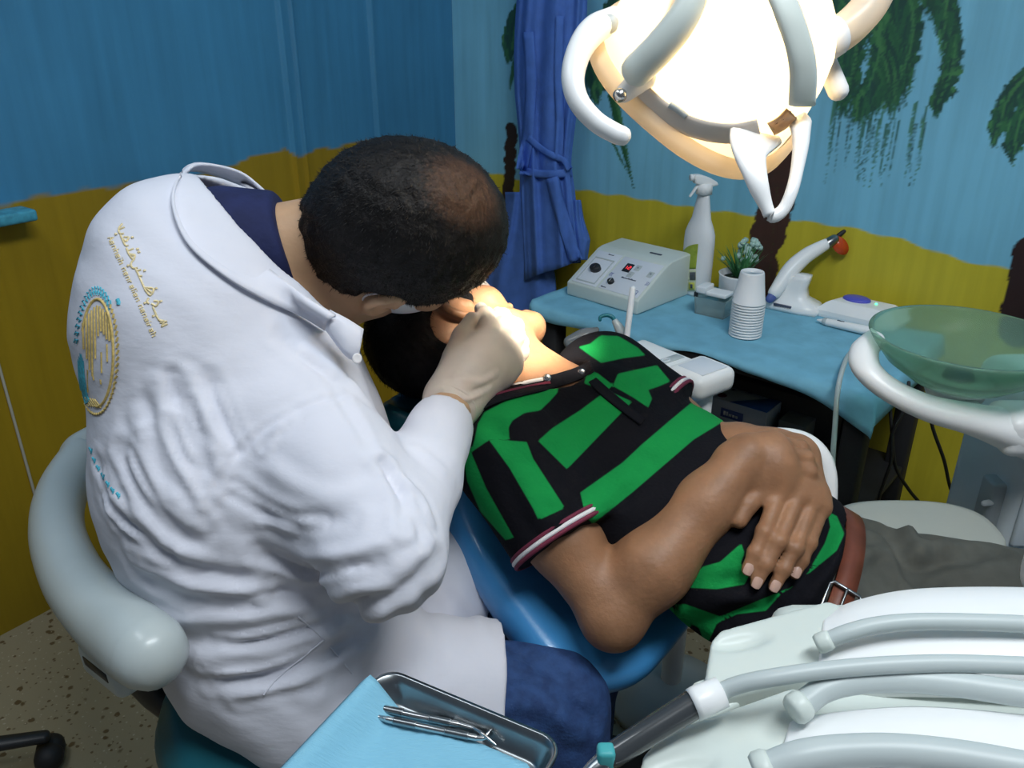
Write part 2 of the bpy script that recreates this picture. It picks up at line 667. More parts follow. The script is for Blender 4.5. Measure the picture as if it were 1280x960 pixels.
M['flower'] = mat('flower', (.38, .55, .50), .7, var=.15, vscale=80)
M['orange_shield'] = mat('orange_shield', (.75, .10, .02), .25, trans=.35)
M['violet'] = mat('violet_button', (.09, .10, .55), .35)
M['foam_cup'] = mat('foam_cup', (.78, .80, .82), .55)
M['hair'] = mat('hair_dark', (.008, .007, .007), .6, var=.4, vscale=80, spec=.2)
M['maroon'] = mat('maroon_trim', (.16, .02, .05), .8)
M['white_trim'] = mat('white_trim', (.75, .73, .74), .8)

# ================================================================== THE ROOM
KC = np.array((-0.176, 2.678, 0.0))          # room corner
LD = np.array((0.598, 0.801, 0.0))           # along the left wall, towards the corner
RD = np.array((0.801, -0.598, 0.0))          # along the right wall, away from the corner
UP = np.array((0.0, 0.0, 1.0))

BL_L = [(-400, 330), (0, 257), (60, 243), (140, 233), (200, 227), (262, 214), (330, 192), (357, 187), (364, 193), (373, 195), (400, 186), (430, 182), (458, 173), (466, 178), (480, 181), (520, 190), (570, 205), (700, 215)]
BL_R = [(500, 205), (565, 205), (640, 222), (715, 236), (800, 248), (880, 262), (962, 271), (1060, 284), (1130, 300), (1200, 325), (1262, 337), (1320, 346), (1500, 380)]


def brush_layer():
    """the painted palms: colour and cover laid down stroke by stroke"""
    H, Wd, ox, oy = 700, 1100, 500, -160
    colr = np.zeros((H, Wd, 3), np.float32); cov = np.zeros((H, Wd), np.float32)
    r = np.random.default_rng(3)

    def dab(x, y, rad, c, a):
        x -= ox; y -= oy
        i0, i1 = int(y - rad - 1), int(y + rad + 2); j0, j1 = int(x - rad - 1), int(x + rad + 2)
        if i0 < 0 or j0 < 0 or i1 >= H or j1 >= Wd: return
        yy, xx = np.mgrid[i0:i1, j0:j1]
        m = np.clip(rad + .5 - np.hypot(xx - x, yy - y), 0, 1) * a
        cc = colr[i0:i1, j0:j1]; cv = cov[i0:i1, j0:j1]
        cc[:] = cc * (1 - m[..., None]) + np.array(c) * m[..., None]
        cv[:] = np.maximum(cv, m) * 1.0 + 0 * cv

    def hair(pts, w0, w1, c, a=.9):
        q = cat_rom(np.array(pts, float), 14)
        for k, (x, y) in enumerate(q):
            u = k / len(q)
            dab(x, y, w0 + (w1 - w0) * u, c, a)

    greens = [(.010, .055, .008), (.014, .085, .010), (.025, .12, .014), (.05, .18, .03), (.006, .034, .008)]

    def frond(spine, side, n, ln, seed=0, dark=0.5):
        """a drooping frond: leaflets hanging off a curved spine"""
        rr = np.random.default_rng(seed)
        q = cat_rom(np.array(spine, float), 12)
        for k in range(int(n * 2.6)):
            u = rr.random()
            i = int(u * (len(q) - 2)); p = q[i]; t = q[i + 1] - q[i]; t = t / max(np.hypot(*t), 1e-6)
            l = ln * (0.45 + .55 * math.sin(math.pi * min(1, .18 + u * .82))) * (0.6 + .5 * rr.random())
            d = np.array((t[0] * .55 + side * .22 * rr.normal(1, .5), abs(t[1]) * .4 + 1.0)); d /= np.hypot(*d)
            c = greens[rr.integers(0, 5)] if rr.random() > dark else greens[rr.choice([0, 4, 1])]
            e = p + d * l
            mid = p + d * l * .5 + np.array((side * 6 * rr.random(), -5))
            hair([p + rr.normal(0, 4, 2), mid + rr.normal(0, 3, 2), e], 3.0 + 1.6 * rr.random(), .6, c, .92)
        hair(spine, 3.2, 1.4, greens[3], .9)

    # trunks (brown, with rough edges)
    for x0, y0, x1, y1, w in ((986, 180, 972, 250, 17), (972, 250, 958, 300, 17), (958, 296, 948, 352, 13), (952, 330, 938, 420, 17)):
        for k in range(60):
            u = k / 59
            dab(x0 + (x1 - x0) * u + r.normal(0, 1.2), y0 + (y1 - y0) * u, w * (1 + .12 * r.normal()), (.050 + .012 * r.random(), .026, .020), 1)
    for k in range(80):
        u = k / 79
        dab(1292 - 22 * u + r.normal(0, 1), 316 + 100 * u, 22 * (1 + .08 * r.normal()), (.03, .016, .016), 1)
    hair([(972, 235), (966, 300), (958, 372)], 1.0, 1.0, (.05, .06, .02), .8)
    # the large palm: crown above the lamp
    frond([(1010, -60), (1075, -40), (1120, 0), (1118, 60)], -1, 260, 120, 1)
    frond([(1060, -70), (1110, -10), (1110, 70), (1080, 120)], -1, 300, 95, 2)
    frond([(1000, -40), (1045, -10), (1070, 50), (1062, 110)], -1, 260, 95, 5)
    frond([(1080, -80), (1150, -40), (1188, 20), (1192, 80), (1172, 130)], -1, 260, 55, 3)
    frond([(1020, -90), (1140, -60), (1180, -10), (1180, 40)], 1, 200, 60, 8)
    frond([(1100, -60), (1135, -10), (1140, 50), (1120, 110)], -1, 260, 90, 12)
    frond([(1040, -60), (1090, 0), (1100, 60), (1085, 110)], 1, 200, 80, 13)
    frond([(960, -60), (900, -40), (830, -20), (770, 10), (742, 60)], -1, 240, 60, 4)
    frond([(820, -40), (775, 0), (752, 60), (750, 110)], -1, 220, 60, 9)
    hair([(765, 120), (778, 180), (792, 235)], 5.5, 1.0, greens[1], .95)
    hair([(770, 120), (781, 175), (790, 222)], 3.0, .6, greens[3], .9)
    hair([(755, 150), (772, 190), (784, 215)], 3.0, .6, greens[2], .9)
    frond([(720, -60), (680, -20), (650, 20), (640, 60)], -1, 160, 55, 6)
    hair([(648, 60), (640, 95), (638, 112)], 4, .8, greens[2], .9)
    frond([(1330, 60), (1290, 90), (1262, 120), (1246, 165)], -1, 170, 55, 7)
    frond([(1350, 100), (1300, 120), (1275, 150), (1268, 190)], -1, 150, 45, 11)
    for k in range(34):    # dry bristle ends
        x, y = 1040 + 120 * r.random(), 120 + 40 * r.random()
        hair([(x, y), (x - 6 + 4 * r.random(), y + 30), (x - 14 + 8 * r.random(), y + 62 + 26 * r.random())], 1.6, .7, greens[r.integers(0, 4)], .8)
    # trunk of the palm by the corner
    for k in range(30):
        dab(640 - .3 * k + r.normal(0, 1), 160 + 5 * k, 7, (.03, .02, .02), 1)
    return colr, cov, ox, oy


def wall(name, s_of, w_dir, inward, s_lines, z_lines, bline, paint, base_blue, base_yellow, ribs):
    S, Zz = np.meshgrid(s_lines, z_lines, indexing='ij')
    P = KC + S[..., None] * w_dir + Zz[..., None] * UP
    bulge = np.zeros_like(S)
    for rs, rw, rh in ribs:
        bulge = np.maximum(bulge, rh * np.clip(1.6 - np.abs(S - rs) / rw * 1.6, 0, 1))
    P = P + bulge[..., None] * inward
    V = P.reshape(-1, 3)
    px, py, t = proj(V)
    ok = t > .3
    xs, ys = zip(*bline)
    sd = np.interp(px, xs, ys) - py                      # > 0 above the sand line
    sd = np.where(ok, sd, (V[:, 2] - .88) * 400)
    sd = sd + 1.5 * np.sin(V[:, 2] * 0 + S.ravel() * 60)
    w = np.clip(-sd / 2.0 + .5, 0, 1)[:, None]
    col = np.array(base_blue) * (1 - w) + np.array(base_yellow) * w
    if paint is not None:
        c, cv, ox, oy = paint
        i = np.clip(np.round(py - oy).astype(int), 0, cv.shape[0] - 1); j = np.clip(np.round(px - ox).astype(int), 0, cv.shape[1] - 1)
        inb = ok & (py - oy > 1) & (py - oy < cv.shape[0] - 2) & (px - ox > 1) & (px - ox < cv.shape[1] - 2)
        a = np.where(inb, np.clip(cv[i, j], 0, 1), 0)[:, None]
        col = col * (1 - a) + c[i, j] * a
    n0, n1 = S.shape
    I = np.arange(n0 * n1).reshape(n0, n1)
    Fc = np.stack([I[:-1, :-1], I[1:, :-1], I[1:, 1:], I[:-1, 1:]], -1).reshape(-1, 4)
    if np.cross(w_dir, UP) @ inward < 0: Fc = Fc[:, ::-1]
    m = bpy.data.materials.new(name + '_paint'); m.use_nodes = True
    nt = m.node_tree; b = nt.nodes['Principled BSDF']
    b.inputs['Roughness'].default_value = .42
    b.inputs['Specular IOR Level'].default_value = .35
    at = nt.nodes.new('ShaderNodeAttribute'); at.attribute_name = 'paint'
    tc = nt.nodes.new('ShaderNodeTexCoord')
    mp = nt.nodes.new('ShaderNodeMapping'); mp.inputs['Scale'].default_value = (18, 18, 1.2)
    nt.links.new(tc.outputs['Object'], mp.inputs[0])
    n = nt.nodes.new('ShaderNodeTexNoise'); n.inputs['Scale'].default_value = 2.2; n.inputs['Detail'].default_value = 6
    nt.links.new(mp.outputs[0], n.inputs['Vector'])
    n3 = nt.nodes.new('ShaderNodeTexNoise'); n3.inputs['Scale'].default_value = 3.0; n3.inputs['Detail'].default_value = 4
    nt.links.new(tc.outputs['Object'], n3.inputs['Vector'])
    ad = nt.nodes.new('ShaderNodeMath'); ad.operation = 'ADD'
    nt.links.new(n.outputs['Fac'], ad.inputs[0]); nt.links.new(n3.outputs['Fac'], ad.inputs[1])
    mr = nt.nodes.new('ShaderNodeMapRange'); mr.inputs[1].default_value = .7; mr.inputs[2].default_value = 1.3
    mr.inputs[3].default_value = .86; mr.inputs[4].default_value = 1.12
    nt.links.new(ad.outputs[0], mr.inputs[0])
    mx = nt.nodes.new('ShaderNodeVectorMath'); mx.operation = 'SCALE'
    nt.links.new(at.outputs['Color'], mx.inputs[0]); nt.links.new(mr.outputs[0], mx.inputs['Scale'])
    nt.links.new(mx.outputs[0], b.inputs['Base Color'])
    bp = nt.nodes.new('ShaderNodeBump'); bp.inputs['Strength'].default_value = .35; bp.inputs['Distance'].default_value = .004
    nt.links.new(n.outputs['Fac'], bp.inputs['Height']); nt.links.new(bp.outputs[0], b.inputs['Normal'])
    o = obj(name, V, Fc, m, loc=KC, cols={'paint': col})
    return tag(o, kind='structure')


def lines(*segs):
    return np.concatenate([np.arange(a, b, st) for a, b, st in segs])


# panel joints of the cladding: narrow grooves and two raised joint strips on the left wall
def s_left(px, py):      # distance from the corner along the left wall of the point seen there
    d = ray(px, py); n = RD
    t = ((KC - CAM) @ n) / (d @ n)
    return (CAM + d * t - KC) @ LD


ribs_l = [(s_left(x, 100), .006, h) for x, h in ((135, -.003), (180, -.0015), (248, -.0015), (312, -.0015), (357, .012), (372, .008), (425, -.0015), (440, -.002), (467, .014), (520, -.0015))] + [(s_left(30, 620), .005, -.003)]
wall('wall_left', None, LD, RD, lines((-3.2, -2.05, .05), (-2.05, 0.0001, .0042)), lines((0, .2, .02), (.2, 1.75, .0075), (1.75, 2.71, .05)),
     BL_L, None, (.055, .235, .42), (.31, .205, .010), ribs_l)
paint = brush_layer()
wall('wall_right', None, RD, -LD, lines((0, 1.85, .0042), (1.85, 3.01, .05)), lines((0, .42, .02), (.42, 1.5, .0042), (1.5, 2.71, .05)),
     BL_R, paint, (.19, .49, .66), (.54, .46, .035), [(k * .26 + .12, .004, -.002) for k in range(7)])
del paint


def quad(name, pts, m, **kw):
    return tag(obj(name, pts, [(0, 1, 2, 3)], m, smooth=False), kind='structure')


def floor_material():
    m = mat('terrazzo', (.27, .22, .14), .35, bump=.02, bscale=40)
    nt = m.node_tree; b = nt.nodes['Principled BSDF']
    tc = nt.nodes.new('ShaderNodeTexCoord')

    def chips(scale, lo, hi):
        v = nt.nodes.new('ShaderNodeTexVoronoi'); v.inputs['Scale'].default_value = scale; v.inputs['Randomness'].default_value = 1
        nt.links.new(tc.outputs['Object'], v.inputs['Vector'])
        n = nt.nodes.new('ShaderNodeTexNoise'); n.inputs['Scale'].default_value = scale * 1.3
        nt.links.new(tc.outputs['Object'], n.inputs['Vector'])
        a = nt.nodes.new('ShaderNodeMath'); a.operation = 'MULTIPLY_ADD'
        a.inputs[1].default_value = .55
        nt.links.new(n.outputs['Fac'], a.inputs[0]); nt.links.new(v.outputs['Distance'], a.inputs[2])
        r = nt.nodes.new('ShaderNodeMapRange'); r.inputs[1].default_value = hi; r.inputs[2].default_value = lo
        nt.links.new(a.outputs[0], r.inputs[0])
        return r.outputs[0]
    cur = None
    for sc, lo, hi, c in ((34, .42, .50, (.13, .085, .04)), (62, .40, .48, (.15, .10, .05)), (90, .38, .46, (.48, .42, .31))):
        f = chips(sc, lo, hi)
        mx = nt.nodes.new('ShaderNodeMix'); mx.data_type = 'RGBA'
        nt.links.new(f, mx.inputs[0])
        if cur is None: mx.inputs[6].default_value = (.34, .29, .19, 1)
        else: nt.links.new(cur, mx.inputs[6])
        mx.inputs[7].default_value = (*c, 1)
        cur = mx.outputs[2]
    nt.links.new(cur, b.inputs['Base Color'])
    return m


c0, c1, c2, c3 = KC, KC + RD * 3.0, KC + RD * 3.0 - LD * 3.2, KC - LD * 3.2
quad('floor', [c0, c3, c2, c1], floor_material())
quad('ceiling', [c + UP * 2.7 for c in (c0, c1, c2, c3)], mat('ceiling_paint', (.7, .72, .74), .8, var=.02))

# ================================================================== PEOPLE
def head(S, Hc, f, u, k=.012, mouth_open=.0, sc=1.0):
    """cranium, face, ears; f = facing, u = crown, r = the head's right"""
    f = nrm(f); u = nrm(np.asarray(u, float) - f * (np.asarray(u) @ f)); r = np.cross(f, u)
    A = [r, f, u]

    def P(x, y, z): return np.asarray(Hc) + sc * (r * x + f * y + u * z)
    e = lambda c, rad, kk=k, op='+': S.ell(P(*c), [q * sc for q in rad], A, kk, op)
    c = lambda a, b, ra, rb, kk=k, op='+': S.cap(P(*a), P(*b), ra * sc, rb * sc, kk, op)
    e((0, -.008, .02), (.077, .100, .093))
    e((0, .030, -.045), (.062, .064, .086), .02)
    for sx in (-1, 1):
        c((sx * .054, -.005, -.055), (sx * .046, .02, -.095), .020, .020, .02)
        c((sx * .046, .02, -.095), (sx * .012, .078, -.125), .021, .020, .02)
        e((sx * .045, .062, -.045), (.024, .022, .026), .02)
    e((0, .080, -.122), (.021, .020, .020), .012)
    c((-.040, .080, .014), (.040, .080, .014), .012, .012, .012)
    for sx in (-1, 1):
        e((sx * .032, .088, -.012), (.019, .014, .012), .006, '-')
        e((sx * .032, .078, -.012), (.0145, .0145, .0125), .003)
        c((sx * .012, .104, -.046), (sx * .013, .097, -.050), .008, .007, .006)
    c((0, .092, -.004), (0, .116, -.044), .009, .0125, .008)
    c((-.020, .090, -.079), (.020, .090, -.079), .0075, .0075, .006)
    c((-.017, .089, -.097 - mouth_open), (.017, .089, -.097 - mouth_open), .008, .008, .006)
    e((0, .098, -.088 - mouth_open / 2), (.019, .022, .0035 + mouth_open * .6), .003, '-')
    for sx in (-1, 1):       # ears
        ear = [(sx * .076, .008, -.050), (sx * .080, -.002, -.062), (sx * .083, -.018, -.048), (sx * .090, -.030, -.022), (sx * .090, -.026, -.004), (sx * .085, -.010, .004), (sx * .079, .004, -.008), (sx * .078, .006, -.022)]
        q = cat_rom(ear, 3)
        for i in range(len(q) - 1):
            S.cap(P(*q[i]), P(*q[i + 1]), .0052 * sc, None, .004)
        S.ell(P(sx * .079, -.010, -.022), [.006 * sc, .020 * sc, .028 * sc], A, .006)
        S.ell(P(sx * .078, .001, -.056), [.006 * sc, .009 * sc, .011 * sc], A, .006)
        S.ell(P(sx * .089, -.004, -.030), [.008 * sc, .009 * sc, .012 * sc], A, .004, '-')
        S.ell(P(sx * .081, .007, -.030), [.005 * sc, .006 * sc, .008 * sc], A, .004)
    return P, A


def hand(S, wrist, fingers, thumb, palm_r=.015, k=.007, fr=(.0098, .0088, .0080, .0068), scale=1.0):
    """fingers: four chains of points [knuckle, joint, joint, tip]; thumb: [base, joint, tip]"""
    wrist = np.asarray(wrist, float)
    mc = [np.asarray(q[0], float) for q in fingers]
    for i, q in enumerate(mc):
        w = wrist + (mc[i] - np.mean(mc, 0)) * .45
        S.cap(w, q, palm_r * 1.02 * scale, palm_r * .80 * scale, .012)
    for a, b in zip(mc[:-1], mc[1:]):
        S.cap(a * .8 + wrist * .2, b * .8 + wrist * .2, palm_r * .85 * scale, None, .012)
    for q in fingers:
        r = [x * scale for x in fr]
        for i in range(3):
            S.cap(q[i], q[i + 1], r[i], r[i + 1], .004)
        for i in (1, 2):     # knuckle thickening
            S.ell(q[i], [r[i] * 1.08] * 3, None, .004)
    t = [np.asarray(x, float) for x in thumb]
    S.cap(wrist * .6 + t[0] * .4, t[0], .016 * scale, .013 * scale, .012)
    for i in range(len(t) - 1):
        S.cap(t[i], t[i + 1], (.0115 - .001 * i) * scale, (.0105 - .0014 * i) * scale, .004)


def nail(P, d, n, w=.0055, l=.007):
    """curved plate on a finger tip"""
    d = nrm(d); n = nrm(np.asarray(n) - d * (np.asarray(n) @ d)); s = np.cross(d, n)
    V = []; Fc = []
    for i in range(5):
        for j in range(5):
            a = (i - 2) / 2; b = (j - 2) / 2
            ww = w * (1 - .12 * b * b)
            V.append(P + d * l * b * (1 - .18 * a * a) + s * ww * a + n * (.0012 - .0024 * a * a - .0006 * b * b))
    for i in range(4):
        for j in range(4):
            Fc.append((i * 5 + j, i * 5 + j + 1, i * 5 + j + 6, i * 5 + j + 5))
    return V, Fc


# ------------------------------------------------------------------ the reclining patient: pose
P_SR = W(632, 560, 1.07)      # right shoulder (nearer)
P_SL = W(756, 478, 1.24)
P_HIP = W(1072, 745, 1.10)
P_MID = (P_SR + P_SL) / 2 + np.array((0, 0, -.005))
P_AX = nrm(P_HIP - P_MID)                                  # trunk axis, head -> hips
P_LAT = nrm((P_SR - P_SL) - P_AX * ((P_SR - P_SL) @ P_AX))  # towards the camera side
P_NRM = np.cross(P_LAT, P_AX)
if P_NRM[2] < 0: P_NRM = -P_NRM
P_EL = W(765, 770, 1.0)
P_WR = W(912, 592, 1.01)
P_ELL = W(900, 572, 1.17)
P_WRL = W(966, 602, 1.045)
P_HC = W(554, 420, 1.20)
P_HF = nrm((.28, .85, .35))
P_HU = nrm((-.85, .22, .26))
P_HU = nrm(P_HU - P_HF * (P_HU @ P_HF))


def trunk_pt(a, l, n):
    return P_MID + P_AX * a + P_LAT * l + P_NRM * n


# ---- shirt
S = Solid((-.12, .62, .32), (.62, 1.36, .95), .0045)
S.ecap(trunk_pt(.03, .0, -.01), trunk_pt(.18, .008, -.012), (.145, .090), (.145, .096), P_LAT, .03)
S.ecap(trunk_pt(.18, .008, -.012), trunk_pt(.30, .010, -.012), (.145, .096), (.148, .098), P_LAT, .03)
S.ecap(trunk_pt(.30, .010, -.012), trunk_pt(.40, .008, -.014), (.148, .098), (.148, .088), P_LAT, .03)
for sh, el, hem_f in ((P_SR, P_EL, .57), (P_SL, P_ELL, .55)):
    S.cap(sh, trunk_pt(.05, 0, .0), .064, .080, .04)
    hem = sh + (el - sh) * hem_f
    d = nrm(el - sh)
    S.cap(sh, hem + d * .05, .072, .066, .03, cut=(hem, d))
S.plane_cut(trunk_pt(.398, 0, 0), P_AX)
neck_base = trunk_pt(-.03, 0, .03)
S.cap(trunk_pt(-.15, 0, .05), trunk_pt(-.030, .0, .045), .066, .052, .012, '-')
sv, sf = S.mesh(2)
shirt_bvh = bvh_of(sv, sf)

z1 = lambda L: [(x / 2.086 + 560, y / 2.086 + 400) for x, y in L]
z8 = lambda L: [(x / 2.37 + 740, y / 2.37 + 620) for x, y in L]
GREEN = [
    z1([(60, 345), (70, 310), (78, 270), (95, 240), (150, 212), (240, 182), (292, 163), (285, 190), (262, 215), (240, 236), (200, 242), (168, 262), (158, 280), (160, 312), (108, 312)]),
    z1([(235, 315), (272, 282), (345, 235), (415, 183), (480, 213), (310, 389)]),
    z1([(345, 450), (455, 372), (505, 325), (575, 265), (645, 207), (722, 262), (640, 312), (552, 388), (480, 450), (378, 532), (358, 510)]),
    z1([(443, 140), (545, 118), (580, 160), (545, 175), (522, 182), (532, 205), (522, 228), (480, 200), (430, 172)]),
    z1([(340, 70), (370, 62), (398, 40), (445, 42), (495, 72), (515, 92), (455, 100), (400, 112), (370, 92)]),
    z1([(355, 165), (365, 128), (392, 140), (430, 170), (412, 186)]),
    z1([(105, 310), (205, 318), (222, 362), (305, 490), (236, 522), (222, 492), (160, 385)]),
    z1([(38, 338), (56, 322), (62, 350), (100, 440), (172, 568), (150, 574), (85, 500), (50, 420)]),
    z8([(442, 140), (380, 195), (330, 209), (256, 270), (370, 276), (452, 262), (470, 225), (440, 200), (452, 170)]),
    z8([(205, 310), (262, 345), (242, 322), (275, 320), (345, 345), (380, 357), (440, 332), (600, 266), (560, 290), (515, 340), (430, 350), (370, 377), (345, 432), (330, 428), (318, 392), (285, 372), (215, 335)]),
    z8([(150, 375), (212, 328), (300, 380), (226, 442)]),
    z8([(698, 46), (726, 60), (748, 112), (725, 162), (632, 238), (690, 140), (706, 92)]),
]
sv = fold(sv, sf, shirt_bvh, [
    ([(600, 520), (650, 560), (690, 600)], .012, -.004), ([(668, 540), (700, 580), (725, 640)], .013, -.006),
    ([(840, 770), (890, 745), (940, 745)], .010, .007), ([(850, 800), (900, 775), (960, 760)], .010, -.006),
    ([(870, 760), (920, 725), (930, 705)], .009, -.005), ([(1010, 740), (1040, 700), (1050, 660)], .010, .008),
    ([(1000, 735), (1025, 695), (1032, 655)], .009, -.006), ([(780, 600), (840, 580), (900, 530)], .02, -.004),
    ([(690, 660), (670, 640), (655, 600)], .010, .004), ([(820, 820), (860, 790), (900, 790)], .009, .006),
    ([(745, 640), (770, 610), (800, 590)], .012, .005), ([(700, 520), (740, 490), (780, 480)], .016, -.003),
])
px, py, _ = proj(sv)
green_sd = poly_sd(px, py, GREEN)
polo_mat = two_tone(mat('polo_knit', (.006, .006, .009), .9, bump=.25, bscale=220, spec=.15), 'green', (.008, .26, .060))
P_WR = on(shirt_bvh, 912, 592, .040)[0]
# the patient is ONE body; shirt, trousers ... are its children
patient = None

# ---- body (head, neck, arms, hands) as one skin
B = Solid((-.20, .60, .45), (.52, 1.36, 1.06), .0030)
pP, pA = head(B, P_HC, P_HF, P_HU, mouth_open=.012, sc=.91)
nb = trunk_pt(-.01, 0, .015)
B.cap(pP(0, -.025, -.06), nb, .056, .056, .03)
B.cap(pP(0, .01, -.085), trunk_pt(-.02, 0, .02), .040, .046, .03)
B.ecap(trunk_pt(.03, 0, -.01), trunk_pt(.30, 0, -.01), (.13, .07), (.14, .08), P_LAT, .03)
B.chain([P_SR, P_SR * .45 + P_EL * .55, P_EL], [.052, .045, .033], .02)
fore = lambda e, w, s: [e, e * .72 + w * .28 + s, e * .3 + w * .7, w]
B.chain(fore(P_EL, P_WR, P_NRM * .006), [.036, .044, .035, .028], .02)
B.ell(P_EL - nrm(P_SR - P_EL) * .006, [.031] * 3, None, .02)
B.chain([P_SL, P_SL * .5 + P_ELL * .5, P_ELL], [.05, .046, .040], .02)
B.chain(fore(P_ELL, P_WRL, P_NRM * .0), [.038, .043, .034, .028], .02)


def rest(px, py, off):
    return on(shirt_bvh, px, py, off, 1.0)[0]


LF = [  # left hand lies on the shirt: index, middle, ring, little
    [rest(962, 630, .026), rest(948, 672, .021), rest(940, 694, .014), rest(932, 713, .010)],
    [rest(981, 634, .028), rest(962, 683, .023), rest(951, 707, .015), rest(942, 728, .010)],
    [rest(996, 640, .027), rest(980, 690, .022), rest(971, 712, .015), rest(963, 732, .010)],
    [rest(1008, 645, .024), rest(997, 683, .019), rest(992, 702, .013), rest(988, 717, .009)],
]
P_WRL = rest(980, 590, .030)
B.chain(fore(P_ELL, P_WRL, P_NRM * .0), [.038, .041, .033, .027], .02)
hand(B, P_WRL, LF, [rest(945, 626, .022), rest(930, 640, .018), rest(921, 656, .013)], palm_r=.0165, scale=1.1)
top = lambda x, y, o: W(x, y, np.dot(rest(x, y, 0) - CAM, A_F) - o)
RW = P_WR
t_w = np.dot(P_WR - CAM, A_F)
RF = [
    [W(968, 553, t_w + .005), W(1000, 560, t_w + .02), W(1012, 578, t_w + .04), W(1013, 592, t_w + .055)],
    [W(978, 566, t_w - .005), W(1007, 573, t_w + .005), W(1018, 594, t_w + .022), W(1018, 608, t_w + .04)],
    [W(982, 583, t_w - .010), W(1010, 590, t_w - .002), W(1020, 610, t_w + .012), W(1019, 622, t_w + .03)],
    [W(980, 599, t_w - .010), W(1004, 606, t_w - .004), W(1015, 620, t_w + .006), W(1016, 631, t_w + .02)],
]
hand(B, W(918, 584, t_w), RF, [W(935, 560, t_w + .045), W(962, 560, t_w + .07), W(985, 575, t_w + .08)], palm_r=.0175, scale=1.1)
bv, bf = B.mesh(1)
patient = obj('person', bv, bf, M['skin_patient'], loc=trunk_pt(.44, 0, -.12))
tag(patient, 'man in green and black striped polo shirt lying in the dental chair, hands crossed', 'person')
body_bvh = bvh_of(bv, bf)
obj('polo_shirt', sv, sf, polo_mat, patient, attrs={'green': green_sd})

for q in LF:      # nails of the hand in view
    d = nrm(q[3] - q[2]); n = nrm(CAM - q[3])
    n = nrm(nrm(P_NRM) * .7 + n * .5)
    p0 = q[3] - d * .001 + nrm(n - d * (n @ d)) * .0076
    V, Fc = nail(p0, d, n)
    obj('fingernail', V, Fc, M['nail'], patient, label='pale fingernail')

# hair: cap plus short strands
def hair_cap(Hc, Pf, A, cuts, h=.004, grow=(.010, .012, .010), noise_amp=.004, ears=()):
    r, f, u = A
    c = Pf(0, -.008, .02)
    S = Solid(c - .15, c + .15, h)
    S.ell(c, (.077 + grow[0], .100 + grow[1], .093 + grow[2]), A, .01)
    S.ell(Pf(0, -.045, -.04), (.062 + grow[0] * .8, .052 + grow[1], .065), A, .02)
    for n, d in cuts:
        S.plane_cut(Hc + r * 0 + f * n[1] * d + u * n[2] * d + r * n[0] * d, r * n[0] + f * n[1] + u * n[2], .006)
    for e_, r_ in ears:
        S.ell(Pf(*e_), r_, A, .006, '-')
    V, Fc = S.mesh(1)
    N = vnormals(V, Fc)
    L = (V - Hc)
    ph = np.sin(L @ r * 210 + np.sin(L @ f * 150) * 2) * np.sin(L @ f * 190 + 1) * np.sin(L @ u * 170 + 2)
    V = V + N * (ph * noise_amp * .5)[:, None]
    return V, Fc, vnormals(V, Fc)


def strands(V, N, n, flow, ln, w, seed, keep=None):
    rr = np.random.default_rng(seed)
    OV = []; OF = []
    idx = rr.integers(0, len(V), n)
    for i in idx:
        if keep is not None and rr.random() > keep[i]: continue
        p = V[i] - N[i] * .002; nn = N[i]
        d = flow(p, nn) + rr.normal(0, .28, 3)
        d = nrm(d - nn * (d @ nn) + nn * .45)
        l = ln * rr.uniform(.6, 1.25)
        s = nrm(np.cross(d, nn)) * w
        k = len(OV)
        m = p + d * l * .5 + nn * l * .05; e = p + d * l - nn * l * .12
        OV += [p - s, p + s, m + s * .7, m - s * .7, e]
        OF += [(k, k + 1, k + 2, k + 3), (k + 3, k + 2, k + 4)]
    return OV, OF


hv, hf, hn = hair_cap(P_HC, pP, pA, [((0, .80, -.60), .050), ((0, .30, -.954), .050), ((0, 0, -1), .085)], grow=(-.001, .001, .000), noise_amp=.003, ears=[((sx * .09, -.034, -.036), (.038, .056, .050)) for sx in (1, -1)])
ov, of_ = strands(hv, hn, 5000, lambda p, n: -P_HU * .4 + np.array((0, 0, -.6)), .012, .0006, 5)
mb = MB().add(hv, hf).add(ov, of_)
mb.obj('hair', M['hair'], patient)
# eyebrow
V, Fc = tube([pP(.018, .094, .018), pP(.034, .092, .024), pP(.050, .080, .018)], [.003, .004, .002], 8, 4)
obj('eyebrow', V, Fc, M['hair'], patient)

# ---- collar, placket, sleeve trims
def strip(bv, a, b, n=14, lift_a=.004, lift_b=.010, th=.0025):
    """thin cloth flap between two traced lines on a surface"""
    ra = cat_rom(np.array(a, float), 6); rb = cat_rom(np.array(b, float), 6)
    ta = np.linspace(0, 1, len(ra)); tb = np.linspace(0, 1, len(rb)); tt = np.linspace(0, 1, n * 2)
    A_ = np.stack([np.interp(tt, ta, ra[:, i]) for i in (0, 1)], 1); B_ = np.stack([np.interp(tt, tb, rb[:, i]) for i in (0, 1)], 1)
    rows = []
    for q, p in zip(A_, B_):
        row = []
        for k in range(7):
            s = k / 6
            x, y = q * (1 - s) + p * s
            P0, nn = on(bv, x, y, 0)
            row.append(P0 + nn * (lift_a * (1 - s) + lift_b * s + .004 * math.sin(math.pi * s)))
        rows.append(row)
    R = np.array(rows)
    return sheet(R, th)


